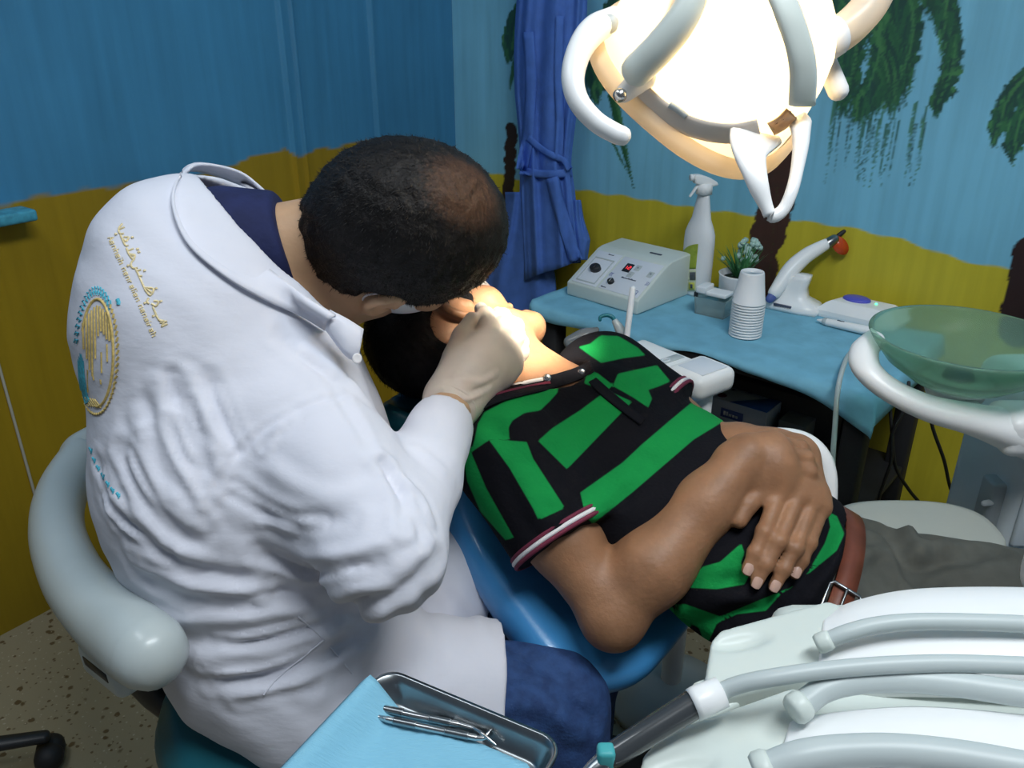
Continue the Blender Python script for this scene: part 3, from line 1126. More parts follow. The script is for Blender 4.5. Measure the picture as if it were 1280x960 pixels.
def sheet(R, th=.0025):
    """grid of points -> thin closed cloth"""
    n0, n1 = R.shape[:2]
    gu = np.gradient(R, axis=0); gv = np.gradient(R, axis=1)
    N = np.cross(gu, gv); N /= np.maximum(np.linalg.norm(N, axis=2, keepdims=True), 1e-9)
    top = (R + N * th / 2).reshape(-1, 3); bot = (R - N * th / 2).reshape(-1, 3)
    m = n0 * n1
    Fc = []
    I = lambda i, j: i * n1 + j
    for i in range(n0 - 1):
        for j in range(n1 - 1):
            Fc.append((I(i, j), I(i + 1, j), I(i + 1, j + 1), I(i, j + 1)))
            Fc.append((m + I(i, j), m + I(i, j + 1), m + I(i + 1, j + 1), m + I(i + 1, j)))
    rim = [(i, 0) for i in range(n0)] + [(n0 - 1, j) for j in range(1, n1)] + [(i, n1 - 1) for i in range(n0 - 2, -1, -1)] + [(0, j) for j in range(n1 - 2, 0, -1)]
    for a, b in zip(rim, rim[1:] + rim[:1]):
        Fc.append((I(*b), I(*a), m + I(*a), m + I(*b)))
    return np.vstack([top, bot]), Fc


both = bvh_of(np.vstack([sv, bv]), np.vstack([sf, bf + len(sv)]))


def strip2(up_line, low_line, l0, l1, th=.0025):
    a = cat_rom(np.array(up_line, float), 6); b = cat_rom(np.array(low_line, float), 6)
    R = []
    for p, q in zip(a, b):
        row = []
        for k in range(7):
            x, y = p * (1 - k / 6) + q * k / 6
            P0, nn = on(both, x, y, 0, 1.1)
            row.append(P0 + nrm(CAM - P0) * (l0 + (l1 - l0) * k / 6))
        R.append(row)
    R = np.array(R)
    for _ in range(4): R[1:-1] = (R[:-2] + R[1:-1] * 2 + R[2:]) / 4
    return sheet(R, th)


up_l = [(598, 496), (622, 484), (650, 477), (690, 469), (720, 460), (738, 451)]
lo_l = [(596, 516), (622, 503), (650, 495), (692, 485), (724, 475), (742, 464)]
V, Fc = strip2(up_l, lo_l, .008, .006)
col = obj('collar', V, Fc, mat('collar_knit', (.010, .010, .014), .9, bump=.3, bscale=260, spec=.15), patient, label='black collar with white and maroon piping')
cbv = bvh_of(V, Fc)
for dy, w, m in ((2, .0050, 'white_trim'), (8, .0040, 'maroon')):
    V, Fc = ribbon(cbv, [(606, 491 + dy), (624, 484 + dy), (650, 477.5 + dy), (672, 473 + dy), (688, 470 + dy)], w, .002)
    obj('piping', V, Fc, M[m], col)
V, Fc = strip2([(733, 462), (760, 486), (785, 507), (806, 524)], [(727, 470), (752, 494), (777, 514), (800, 531)], .0035, .0035)
obj('placket', V, Fc, mat('placket_knit', (.008, .008, .012), .9, spec=.15), patient, label='black button placket of the polo shirt')
for x, y in ((684, 473), (727, 466)):
    p = on(both, x, y, 0)[0]; n = nrm(CAM - p); p = p + n * .009
    V, Fc = lathe(p, [(.0001, 0), (.0055, 0), (.006, .001), (.0045, .0025), (.0001, .002)], 14, n)
    obj('button', V, Fc, M['steel'], patient)
for sh, el, hem_f, r0 in ((P_SR, P_EL, .57, .0665), (P_SL, P_ELL, .55, .068)):
    d = nrm(el - sh); x, y, z = frame(d)
    c0r = sh + (el - sh) * hem_f - d * .008
    rad = []
    for k in range(64):
        dd = x * math.cos(2 * math.pi * k / 64) + y * math.sin(2 * math.pi * k / 64)
        h = shirt_bvh.ray_cast(Vector(c0r + dd * .16), Vector(-dd))
        rad.append(np.linalg.norm(np.array(h[0]) - c0r) if h[0] is not None else r0)
    rad = np.clip(np.array(rad), .062, .0695)
    for _ in range(4): rad = (np.roll(rad, 1) + rad + np.roll(rad, -1)) / 3
    for off, rr, m in ((-.003, .0028, 'maroon'), (-.008, .0030, 'white_trim'), (-.013, .0024, 'maroon')):
        c = sh + (el - sh) * hem_f + d * off
        R = np.array([c + (x * math.cos(2 * math.pi * k / 64) + y * math.sin(2 * math.pi * k / 64)) * (rad[k] + .0006) for k in range(64)])
        V, Fc = tube(R, rr, 8, closed=True)
        obj('sleeve_trim', V, Fc, M[m], patient, label='striped piping at the sleeve hem')

# ---- trousers, belt, shoes
T = Solid((.30, .30, .30), (1.10, 1.10, .80), .006)
T.ecap(trunk_pt(.38, .008, -.017), trunk_pt(.52, .008, -.032), (.141, .080), (.145, .080), P_LAT, .03)
LEGD = nrm((.93, -.33, .02))
knees = []
for s in (1, -1):
    h0 = trunk_pt(.50, .075 * s + .008, -.035); kn = h0 + LEGD * .36 + np.array((0, 0, .01)) + P_LAT * .02 * s
    T.chain([h0, kn], [.092, .072], .03)
    knees.append(kn)
T.plane_cut(trunk_pt(.395, 0, 0), -P_AX)
tv, tf = T.mesh(2)
tb = bvh_of(tv, tf)
tv = fold(tv, tf, tb, [([(1080, 655), (1120, 672), (1140, 720)], .012, -.008), ([(1100, 650), (1130, 655), (1145, 690)], .012, .010), ([(1140, 720), (1180, 700), (1240, 690)], .012, -.008),
                       ([(1150, 690), (1170, 680), (1200, 690)], .010, .008), ([(1070, 700), (1090, 690), (1110, 690)], .009, .006)])
trs = obj('trousers', tv, tf, M['trouser'], patient)
for s, kn in zip((1, -1), knees):
    foot = kn + LEGD * .40 + np.array((0, 0, -.10))
    V, Fc = tube([kn - LEGD * .02, kn + LEGD * .2 + np.array((0, 0, -.045)), foot], [.066, .060, .050], 18, 6)
    obj('trouser_leg', V, Fc, M['trouser'], patient)
    x, y, z = frame(LEGD, (0, 0, 1))
    V, Fc = loft([[foot + LEGD * .045 + x * (h) + (y * .042 * math.cos(a) + LEGD * .045 * math.sin(a)) * q for a in np.linspace(0, 2 * math.pi, 20, endpoint=False)]
                  for h, q in ((-.07, .7), (-.06, .95), (-.02, 1.0), (.06, 1.05), (.13, 1.0), (.16, .8), (.175, .4))])
    obj('shoe', V, Fc, M['rubber'], patient)
# belt at the waist with a buckle
ring = []
c = trunk_pt(.412, .008, -.018)
for k in range(80):
    a = 2 * math.pi * k / 80
    ring.append(c + P_LAT * .145 * math.cos(a) + P_NRM * .084 * math.sin(a))
V, Fc = tube(ring, [(.0035, .016)] * 80, 10, closed=True)
# orient flat against the body: rebuild with explicit section
V = []; Fc = []
for k in range(80):
    a = 2 * math.pi * k / 80
    o_ = nrm(P_LAT * math.cos(a) / .156 + P_NRM * math.sin(a) / .090)
    for dx, dn in ((-.014, 0), (-.014, .004), (.014, .004), (.014, 0)):
        V.append(ring[k] + P_AX * dx + o_ * dn)
for k in range(80):
    j = (k + 1) % 80
    for q in range(4):
        Fc.append((k * 4 + q, k * 4 + (q + 1) % 4, j * 4 + (q + 1) % 4, j * 4 + q))
belt = obj('belt', V, Fc, M['belt'], patient, label='brown leather belt')
a0 = math.radians(52)
bc = c + P_LAT * .148 * math.cos(a0) + P_NRM * .087 * math.sin(a0)
o_ = nrm(P_LAT * math.cos(a0) / .156 + P_NRM * math.sin(a0) / .090); tg = np.cross(P_AX, o_)
V, Fc = tube([bc + P_AX * x * .021 + tg * y * .026 + o_ * .004 for x, y in ((-1, -.8), (-.8, -1), (.8, -1), (1, -.8), (1, .8), (.8, 1), (-.8, 1), (-1, .8))], .0022, 8, closed=True)
bk = MB().add(V, Fc); bk.add(*tube([bc + o_ * .005 - tg * .026, bc + o_ * .006 + tg * .024], .0018, 8))
bk.obj('buckle', M['dark_steel'], belt, label='metal frame buckle')


# ------------------------------------------------------------------ the dentist: pose
D_C7 = W(312, 314, .965)
D_SR = W(365, 520, .90)
D_SL = W(395, 340, 1.12)
D_EL = W(480, 690, .80)
D_WR = W(563, 508, 1.005)
D_PEL = W(365, 790, 1.02)
D_HC0 = W(520, 282, .945)
D_F = nrm((.77, .48, -.41))
D_U = nrm((.577, -.637, .516))
D_U = nrm(D_U - D_F * (D_U @ D_F))
D_HC = D_HC0 - D_U * .02
D_ELL = W(470, 290, 1.34)
D_WRL = W(560, 335, 1.25)
CH = W(280, 400, 1.0)      # chest centre
MI = W(318, 590, 1.0)
lat = nrm(D_SR - D_SL)
# ---- body
B = Solid((-.62, .45, .30), (.16, 1.46, 1.22), .0035)
dP, dA = head(B, D_HC, D_F, D_U)
B.cap(dP(0, -.035, -.045), D_C7 + np.array((.0, .0, -.005)), .053, .053, .03)
B.cap(dP(0, -.005, -.07), D_C7 + np.array((.05, .02, -.08)), .046, .06, .03)
B.cap(D_C7 + np.array((-.01, 0, -.03)), CH, .05, .12, .03)
B.cap(CH, MI, .12, .13, .03)
B.cap(MI, D_PEL, .13, .13, .03)
for sh, el, wr in ((D_SR, D_EL, D_WR), (D_SL, D_ELL, D_WRL)):
    B.cap(D_C7 * .4 + CH * .6, sh, .06, .05, .03)
    B.chain([sh, el], [.048, .040], .02)
    B.chain([el, el * .7 + wr * .3, wr], [.040, .042, .0275], .02)
bv, bf = B.mesh(1)
dentist = obj('person', bv, bf, M['skin_dentist'], loc=(D_PEL[0], D_PEL[1], .46))
tag(dentist, 'dentist in a white coat with gold embroidery, bending over the patient from the stool', 'person')
dbvh = bvh_of(bv, bf)

# ---- hair with a thin patch on the crown
hv, hf, hn = hair_cap(D_HC, dP, dA, [((0, .80, -.60), .052), ((0, .42, -.908), .060), ((0, -.1, -.995), .098)], grow=(.012, .014, .014), noise_amp=.004, ears=[((sx * .096, -.012, -.034), (.030, .034, .042)) for sx in (1, -1)])
bald = dP(.0, -.004, .125)
L = hv - bald
q = (L @ dA[0] / .048) ** 2 + (L @ dA[1] / .058) ** 2 + (L @ dA[2] / .03) ** 2
thin = np.clip(1.25 - q * .8, 0, 1)
hm = mat('hair_thinning', (.008, .007, .007), .55, spec=.25, var=.4, vscale=80, bump=.5, bscale=220)
nt = hm.node_tree
at = nt.nodes.new('ShaderNodeAttribute'); at.attribute_name = 'thin'
n = nt.nodes.new('ShaderNodeTexNoise'); n.inputs['Scale'].default_value = 260; n.inputs['Detail'].default_value = 3
tc = nt.nodes.new('ShaderNodeTexCoord'); nt.links.new(tc.outputs['Object'], n.inputs['Vector'])
mu = nt.nodes.new('ShaderNodeMath'); mu.operation = 'MULTIPLY_ADD'; mu.inputs[1].default_value = 1.2
ad = nt.nodes.new('ShaderNodeMath'); ad.operation = 'SUBTRACT'; ad.inputs[1].default_value = .6
nt.links.new(n.outputs['Fac'], ad.inputs[0]); nt.links.new(ad.outputs[0], mu.inputs[0]); nt.links.new(at.outputs['Fac'], mu.inputs[2])
mr = nt.nodes.new('ShaderNodeMapRange'); mr.inputs[1].default_value = .3; mr.inputs[2].default_value = 1.0; mr.inputs[4].default_value = .7
nt.links.new(mu.outputs[0], mr.inputs[0])
mx = nt.nodes.new('ShaderNodeMix'); mx.data_type = 'RGBA'
b = nt.nodes['Principled BSDF']; nt.links.new(mr.outputs[0], mx.inputs[0]); nt.links.new(b.inputs['Base Color'].links[0].from_socket, mx.inputs[6])
mx.inputs[7].default_value = (.075, .036, .020, 1); nt.links.new(mx.outputs[2], b.inputs['Base Color'])
crown = dP(-.01, -.01, .12)
ov, of_ = strands(hv, hn, 15000, lambda p, n_: nrm(p - crown) + dA[1] * .25, .009, .0004, 9, keep=1 - .85 * thin)
mb = MB().add(hv, hf).add(ov, of_)
mb.obj('hair', hm, dentist, attrs={'thin': np.concatenate([thin, np.zeros(len(ov))])}, label='short black hair thinning at the crown')

# ---- mask
Sm = Solid(dP(0, .05, -.06) - .13, dP(0, .05, -.06) + .13, .004)
Sm.ell(dP(0, .036, -.066), (.069, .074, .078), dA, .01)
Sm.cap(dP(0, .09, -.03), dP(0, .122, -.050), .012, .014, .02)
Sm.plane_cut(dP(0, .0, -.010), dA[2]); Sm.plane_cut(dP(0, .018, 0), -dA[1])
mv, mf = Sm.mesh(2)
msk = obj('face_mask', mv, mf, M['mask'], dentist, label='white surgical mask')
for sx in (1, -1):
    V, Fc = tube([dP(sx * .068, .030, -.030), dP(sx * .078, .008, -.012), dP(sx * .083, -.018, .004), dP(sx * .080, -.032, -.020), dP(sx * .076, -.022, -.052), dP(sx * .070, .012, -.085), dP(sx * .064, .030, -.09)], .0014, 8, 6)
    obj('strap', V, Fc, M['white_trim'], msk)

# ---- undershirt (navy) seen inside the collar
U = Solid(D_C7 - .2, D_C7 + .2, .004)
nd = nrm(dP(0, -.035, -.045) - D_C7)
U.cap(D_C7 - nd * .02, D_C7 + nd * .03, .078, .066, .02)
U.cap(D_C7 + np.array((.03, .02, -.05)), D_C7 + np.array((.07, .03, -.12)), .07, .07, .02)
U.plane_cut(D_C7 + nd * .050 + UP * .0, nrm(nd + UP * .15), .008)
uv, uf = U.mesh(2)
obj('undershirt', uv, uf, M['navy'], dentist, label='navy crew-neck undershirt')

# ---- coat
S = Solid((-.66, .40, .36), (.22, 1.46, 1.16), .0042)
side = nrm((lat[0], lat[1], 0))              # across the body, towards the camera
S.ecap(W(262, 330, 1.0), CH, (.175, .10), (.195, .140), lat, .05)
S.ecap(CH, MI, (.195, .142), (.200, .160), lat, .04)
S.ecap(MI, D_PEL + np.array((0, 0, .02)), (.200, .158), (.172, .150), side, .04)
S.cap(D_C7 + np.array((-.015, 0, -.045)), D_SR, .080, .070, .05)
S.cap(D_C7 + np.array((-.015, 0, -.045)), D_SL, .080, .070, .05)
# sleeves
S.chain([D_SR, D_SR * .5 + D_EL * .5, D_EL], [.078, .070, .059], .03)
dw = nrm(D_WR - D_EL)
cuff = D_EL + (D_WR - D_EL) * .885
S.cap(D_EL, D_EL * .55 + D_WR * .45, .056, .046, .018)
S.cap(D_EL * .55 + D_WR * .45, cuff + dw * .03, .046, .035, .015, cut=(cuff, dw))
S.chain([D_SL, D_ELL], [.07, .055], .03)
dwl = nrm(D_WRL - D_ELL); cl = D_ELL + (D_WRL - D_ELL) * .9
S.cap(D_ELL, cl + dwl * .03, .052, .040, .02, cut=(cl, dwl))
# skirt of the coat over the lap
S.plane_cut(np.array((0, 0, .548)), np.array((.06, .0, -1.0)))
for s, e in ((1, W(690, 880, 1.03)), (-1, np.array((.10, 1.02, .44)))):
    a = D_PEL + side * .085 * s + np.array((.04, 0, -.01))
    S.cap(a, e + UP * .012, .096, .086, .03, cut=(W(622, 830, 1.0), nrm((.97, .10, -.16))))
S.plane_cut(np.array((0, 0, .455)), np.array((.10, .0, -1.0)))
# neck opening
S.cap(D_C7 - nd * .03, D_C7 + nd * .2, .088, .11, .012, '-')
S.cap(D_C7 + np.array((.03, .02, -.03)), D_C7 + np.array((.16, .06, -.10)), .07, .06, .012, '-')
cv, cf = S.mesh(2)
cb = bvh_of(cv, cf)
FOLDS = [
    ([(432, 494), (380, 508), (320, 545), (285, 585), (262, 625), (257, 655)], .006, -.005),          # armhole seam
    ([(195, 480), (215, 560), (250, 620), (258, 650)], .012, .008), ([(215, 470), (240, 545), (262, 605)], .010, -.007),
    ([(235, 470), (262, 540), (280, 580)], .011, .008), ([(262, 470), (285, 530), (300, 560)], .010, -.006),
    ([(170, 520), (200, 600), (240, 660)], .013, .008), ([(150, 560), (185, 630), (240, 680)], .012, -.008),
    ([(130, 600), (170, 660), (250, 700)], .013, .008), ([(120, 575), (150, 640), (210, 690)], .010, -.006),
    ([(150, 650), (230, 705), (320, 730)], .013, -.009), ([(160, 690), (240, 730), (330, 740)], .013, .009), ([(170, 720), (260, 752), (380, 745)], .012, -.008),
    ([(200, 770), (300, 770), (400, 750)], .014, .008), ([(220, 800), (320, 800), (420, 770), (470, 750)], .012, -.009), ([(240, 830), (330, 825), (430, 790)], .014, .008),
    ([(262, 855), (350, 840), (440, 800)], .011, -.006), ([(290, 875), (380, 850), (470, 800)], .013, .006),
    ([(340, 735), (420, 760), (500, 740), (545, 700)], .014, -.012),
    ([(300, 640), (370, 690), (450, 690), (500, 660)], .014, .008), ([(290, 610), (360, 650), (440, 650)], .012, -.007), ([(320, 690), (400, 715), (470, 700)], .011, -.007),
    ([(330, 580), (400, 620), (470, 610)], .014, .006), ([(480, 580), (500, 620), (505, 660)], .009, -.010), ([(500, 600), (525, 620), (540, 650)], .009, .008),
    ([(470, 575), (490, 590), (515, 640), (530, 680)], .008, -.007), ([(520, 560), (545, 580), (565, 600)], .010, .005),
    ([(330, 560), (345, 540), (360, 520)], .010, .005), ([(390, 440), (430, 470), (460, 500)], .012, .006), ([(350, 420), (400, 460), (430, 490)], .012, -.005),
    ([(410, 480), (440, 520), (460, 560)], .010, -.006), ([(560, 720), (590, 760), (610, 800)], .014, .005), ([(520, 720), (540, 780), (540, 850)], .014, -.005),
    ([(480, 740), (470, 790), (440, 850)], .014, .007), ([(450, 750), (430, 800), (390, 860)], .012, -.006),
]
rf = np.random.default_rng(17)
FOLDS2 = []
for p_, w_, d_ in FOLDS:
    FOLDS2.append((p_, w_ * .62, d_ * .42))
    if len(p_) >= 3 and w_ > .007 and np.mean([q[0] for q in p_]) < 400:
        for _ in range(2):
            j = rf.normal(0, 7, 2); a_ = rf.uniform(.0, .35); b_ = rf.uniform(.65, 1.0)
            q_ = cat_rom(np.array(p_, float), 6); q_ = q_[int(a_ * (len(q_) - 1)):int(b_ * (len(q_) - 1)) + 1]
            if len(q_) >= 3: FOLDS2.append(([tuple(v + j + rf.normal(0, 2, 2)) for v in q_[::3]], w_ * .36, -math.copysign(.0022, d_) * rf.uniform(.6, 1.3)))
cv = fold(cv, cf, cb, FOLDS2)
# small wrinkles of the cotton
Nn = vnormals(cv, cf)
wr = np.sin(cv[:, 0] * 70 + 3 * np.sin(cv[:, 2] * 31) + 2 * np.sin(cv[:, 1] * 23)) * np.sin(cv[:, 2] * 55 + 2 * np.sin(cv[:, 0] * 27 + cv[:, 1] * 19))
cv = cv + Nn * (wr * .0010)[:, None]
cb = bvh_of(cv, cf)
coat = obj('lab_coat', cv, cf, M['coat'], dentist, label='white cotton lab coat')

# collar: crest line and outer edge
def on_any(x, y, t):
    return W(x, y, t)


crest = [(338, 247, 1.055), (300, 216, 1.045), (247, 207, 1.01), (231, 232, .965), (260, 272, .925), (300, 310, .895), (342, 342, .875), (385, 374, .86), (420, 396, .855)]
outer = [(352, 262, 1.06), (300, 232, 1.075), (238, 214, 1.05), (216, 246, .985), (232, 300, .925), (278, 343, .885), (330, 374, .862), (372, 394, .850), (406, 414, .845)]
cr = cat_rom(np.array([W(q[0], q[1], q[2] - .014) for q in crest]), 6); ou = cat_rom(np.array([W(*q) for q in outer]), 6)
R = np.array([[a * (1 - s) + b * s + (nrm(CAM - a) * .006 + UP * .005) * math.sin(math.pi * min(1, s * .9 + .05)) for s in np.linspace(0, 1, 7)] for a, b in zip(cr, ou)])
# settle the outer edge on the cloth
for i in range(R.shape[0]):
    for j in range(7):
        x, y, t = proj(R[i, j])
        P0, nn = on(cb, float(x), float(y), 0, 5)
        t0 = (P0 - CAM) @ A_F
        if t0 < 3:
            s = (j / 6) ** 1.0
            R[i, j] = W(float(x), float(y), t * (1 - s) + min(t0 - .008, t + .08) * s if t > t0 - .03 or j > 3 else t)
V, Fc = sheet(R, .003)
obj('collar', V, Fc, M['coat'], coat, label='turned-down coat collar')
lap_a = [(412, 388, .852), (432, 398, .850), (454, 412, .856)]
lap_b = [(408, 412, .850), (432, 444, .850), (447, 452, .858)]
ra = cat_rom(np.array([W(*q) for q in lap_a]), 5); rb = cat_rom(np.array([W(*q) for q in lap_b]), 5)
R = np.array([[a * (1 - s) + b * s + nrm(CAM - a) * .006 * math.sin(math.pi * s) for s in np.linspace(0, 1, 6)] for a, b in zip(ra, rb)])
V, Fc = sheet(R, .003)
obj('lapel', V, Fc, M['coat'], coat)
p = W(446, 448, .850)
V, Fc = lathe(p, [(.0001, 0), (.0045, 0), (.0055, .001), (.0045, .002), (.003, .0015), (.0001, .0015)], 14, nrm((.5, -.8, .3)))
obj('button', V, Fc, M['white_trim'], coat)

# seams and pocket
mb = MB()
for pts in ([(372, 770), (405, 800), (440, 842)], [(405, 800), (350, 845), (330, 868)]):
    mb.add(*ribbon(cb, pts, .002, .0014))
mb.obj('pocket', M['coat'], coat)

# embroidery on the back: two lines of lettering and the round emblem
mb = MB()
r = np.random.default_rng(21)
A0, A1 = np.array((146, 283.)), np.array((203, 410.))
ux = (A1 - A0) / np.hypot(*(A1 - A0)); un = np.array((ux[1], -ux[0]))      # un: towards the collar
def stroke(base, pts, w=.0021):
    q = [tuple(base + ux * a + un * b) for a, b in pts]
    mb.add(*ribbon(cb, q, w, .0012, 3))
# upper line (arabic script: joined baseline strokes, bowls, ascenders and dots)
for a, pts in [
    (0, [(0, 8), (4, 1), (10, 0), (12, 5)]), (3, [(2, 0), (2, 9)]), (12, [(0, 0), (14, 0), (16, 4)]), (16, [(0, 3), (3, 8), (6, 3), (2, 1)]),
    (30, [(0, 0), (10, 0), (12, 6)]), (34, [(0, 0), (0, 8)]), (38, [(0, 0), (4, 6), (8, 2), (3, 0)]), (46, [(0, 4), (4, -3), (10, -3), (12, 3)]),
    (58, [(0, 0), (30, 0)]), (61, [(0, 0), (1, 6)]), (66, [(2, 0), (4, 4)]), (84, [(0, 0), (6, 10), (12, 3), (4, 0)]), (86, [(0, 2), (8, 6)]), (98, [(0, 0), (3, -4), (7, -3)]),
    (104, [(0, 4), (3, 9), (7, 4), (2, 0)]), (110, [(0, 0), (18, 0), (22, 6)]), (128, [(0, 0), (5, 5), (9, 0), (9, 8)]), (132, [(0, 0), (2, 9)])]:
    stroke(A0 + ux * a, pts)
for a, b in ((8, -5), (20, 12), (36, 12), (40, 12), (50, -7), (64, 9), (90, 13), (101, -7), (107, 12), (120, -4)):
    p0 = A0 + ux * a + un * b
    mb.add(*ribbon(cb, [tuple(p0), tuple(p0 + ux * 2.2)], .003, .0014, 0))
# lower line (latin-like letters)
B0 = A0 - un * 13 + ux * 9
x = 0
shapes = list('Aenheih nenrelien nenaireh')
GL = {'S': [[(3, 7), (1, 7), (1, 4), (3, 3), (3, 0), (0, 0)]], 'a': [[(0, 3), (3, 4), (3, 0), (0, 0), (0, 2), (3, 2)]], 'n': [[(0, 0), (0, 4), (3, 4), (3, 0)]], 'b': [[(0, 7), (0, 0), (3, 0), (3, 4), (0, 4)]],
      'e': [[(0, 2), (3, 2), (3, 4), (0, 4), (0, 0), (3, 0)]], 'l': [[(0, 7), (0, 0)]], 'A': [[(0, 0), (2, 7), (4, 0)], [(1, 3), (3, 3)]], 'K': [[(0, 0), (0, 7)], [(4, 7), (0, 3), (4, 0)]], 'h': [[(0, 7), (0, 0)], [(0, 4), (3, 4), (3, 0)]],
      'y': [[(0, 4), (2, 0)], [(4, 4), (1, -3)]], 'r': [[(0, 0), (0, 4), (2, 4)]], 'R': [[(0, 0), (0, 7), (3, 7), (3, 4), (0, 4), (4, 0)]], 'i': [[(0, 0), (0, 4)], [(0, 6), (0, 7)]], 'f': [[(3, 7), (1, 6), (1, 0)], [(0, 4), (3, 4)]]}
for ch in shapes:
    if ch != ' ':
        for pts in GL[ch]:
            q = [tuple(B0 + ux * (x + a * 1.12) + un * (b * 1.0 - 3)) for a, b in pts]
            mb.add(*ribbon(cb, q, .0014, .0010, 0))
    x += {'l': 2.6, 'i': 2.6, ' ': 3.6}.get(ch, 6.0)
mb.obj('lettering', M['pale_gold_thread'], coat, label='two lines of pale gold embroidered lettering')

# emblem: gold ring open on the left, gold strokes inside, turquoise crescent and border text
e_c = np.array((121.0, 441.0))
def el(a, rx=26.5, ry=76.0, dx=0, dy=0):
    return (e_c[0] + dx + rx * math.cos(a), e_c[1] + dy - ry * math.sin(a))
gold = MB()
arc = [el(math.radians(a), 20, 67, 1) for a in range(-70, 181, 10)]
gold.add(*ribbon(cb, [el(math.radians(a), 20, 67, 1) for a in range(-100, 161, 8)], .0030, .0016))
for a in range(-115, 48, 6):      # dashed outer gold ring
    gold.add(*ribbon(cb, [el(math.radians(a), 25, 76), el(math.radians(a + 4), 28, 78)], .0026, .0013, 0))
gold.add(*ribbon(cb, [el(math.radians(a), 26, 77) for a in range(-125, -20, 7)], .0016, .0012))
cols_ = [(104, 404, 436), (108, 398, 448), (111.5, 392, 462), (115, 388, 470), (118.5, 384, 448), (122, 382, 420), (125.5, 383, 414), (129, 386, 418), (132.5, 390, 424), (136, 396, 426), (139, 405, 424)]
for x0, y0, y1 in cols_:
    gold.add(*ribbon(cb, [(x0, y0), (x0 + .6, (y0 + y1) / 2), (x0 + 1.2, y1)], .0024, .0014))
for x0, y0, y1 in ((110, 462, 490), (117, 470, 475), (127, 440, 466), (134, 430, 452), (126, 474, 480)):
    gold.add(*ribbon(cb, [(x0, y0), (x0 + .5, y1)], .0018, .0012, 0))
for k in range(6):
    gold.add(*ribbon(cb, [(104 + k * 3, 496 + k * .6), (112 + k * 3, 508 + k * .4)], .0016, .0012, 0))
gold.obj('emblem', M['gold_thread'], coat, label='gold part of the round embroidered emblem')
tl = MB()
for k in range(5):      # crescent lower left
    tl.add(*ribbon(cb, [(98.5 + k * 1.4, 442 + abs(k - 2) * 4), (99.5 + k * 1.5, 470), (102.5 + k * 1.6, 492), (106 + k * 1.7, 506 - k * 1.0)], .0034, .0012))
for a in range(48, 172, 7):      # border lettering along the top
    for rr, w in ((0, .0016), (3.0, .0014)):
        tl.add(*ribbon(cb, [el(math.radians(a), 24 + rr, 74 + rr * 2), el(math.radians(a + 4), 25.5 + rr, 77 + rr * 2)], w, .0011, 0))
    tl.add(*ribbon(cb, [el(math.radians(a), 23, 72), el(math.radians(a + 1.5), 27, 80)], .0013, .0011, 0))
tl.obj('emblem_border', M['teal_thread'], coat, label='turquoise part of the round emblem')
tl = MB()
tl.add(*ribbon(cb, [(147, 374), (148.5, 378), (148, 381)], .0046, .0016, 0))
tl.obj('emblem_dot', M['teal_thread'], coat, label='turquoise embroidered dot')
tl = MB()
for x0, y0 in ((112, 560), (116, 572), (121, 582), (127, 592), (133, 602), (139, 610), (146, 616)):
    tl.add(*ribbon(cb, [(x0, y0), (x0 + 3.4, y0 + 5.5)], .003, .0012, 0))
    tl.add(*ribbon(cb, [(x0 + 4, y0 + 1), (x0 + 2.4, y0 + 7)], .0018, .0012, 0))
tl.obj('lower_lettering', M['teal_thread'], coat, label='turquoise lettering under the emblem')

# ---- jeans and shoes
J = Solid((-.50, .40, .0), (.30, 1.20, .62), .007)
J.ecap(D_PEL + np.array((-.02, 0, -.02)), D_PEL + np.array((.06, 0, -.03)), (.125, .075), (.125, .075), side, .03)
for s, kn, ft in ((1, W(690, 880, 1.03), np.array((.10, .66, .09))), (-1, np.array((.10, 1.02, .44)), np.array((.12, 1.05, .09)))):
    h0 = D_PEL + side * .085 * s + np.array((.04, 0, -.02))
    J.chain([h0, kn], [.080, .068], .03)
    J.chain([kn, kn * .5 + ft * .5, ft], [.068, .062, .052], .02)
jv, jf = J.mesh(2)
jb = bvh_of(jv, jf)
jv = fold(jv, jf, jb, [([(610, 850), (680, 850), (740, 885)], .006, .004), ([(640, 810), (690, 840), (740, 900)], .012, -.006), ([(620, 880), (670, 880), (720, 915)], .012, .006)])
obj('jeans', jv, jf, M['denim'], dentist, label='blue denim jeans')
for ft in (np.array((.10, .66, 0)), np.array((.12, 1.05, 0))):
    rings = []
    for h, q in ((0.0, .92), (.006, 1.0), (.03, 1.0), (.055, .85), (.08, .6)):
        rings.append([ft + np.array((.055 - h * .3 + math.cos(a) * .135 * q, math.sin(a) * .047 * q, h + (.02 if math.cos(a) < -.3 else 0) * (h > .05))) for a in np.linspace(0, 2 * math.pi, 24, endpoint=False)])
    V, Fc = loft(rings)
    obj('shoe', V, Fc, M['rubber'], dentist)

# ---- gloved right hand (and the left one beyond the patient)
G = Solid(W(590, 445, 1.06) - .15, W(590, 445, 1.06) + .15, .0025)
GF = [  # index, middle, ring, little
    [W(607, 432, 1.032), W(611, 408, 1.046), W(607, 394, 1.072), W(601, 386, 1.098)],
    [W(620, 433, 1.045), W(630, 408, 1.060), W(628, 396, 1.085), W(622, 392, 1.105)],
    [W(632, 442, 1.055), W(644, 420, 1.070), W(644, 408, 1.09), W(638, 402, 1.11)],
    [W(636, 456, 1.065), W(649, 440, 1.080), W(650, 428, 1.10), W(645, 421, 1.115)]]
GT = [W(570, 446, 1.030), W(577, 419, 1.038), W(590, 399, 1.062)]
hand(G, D_WR + dw * .015, GF, GT, palm_r=.0225, k=.01, fr=(.0125, .0112, .0098, .0085), scale=1.08)
G.cap(D_WR + dw * .012, W(592, 455, 1.04), .031, .033, .02)
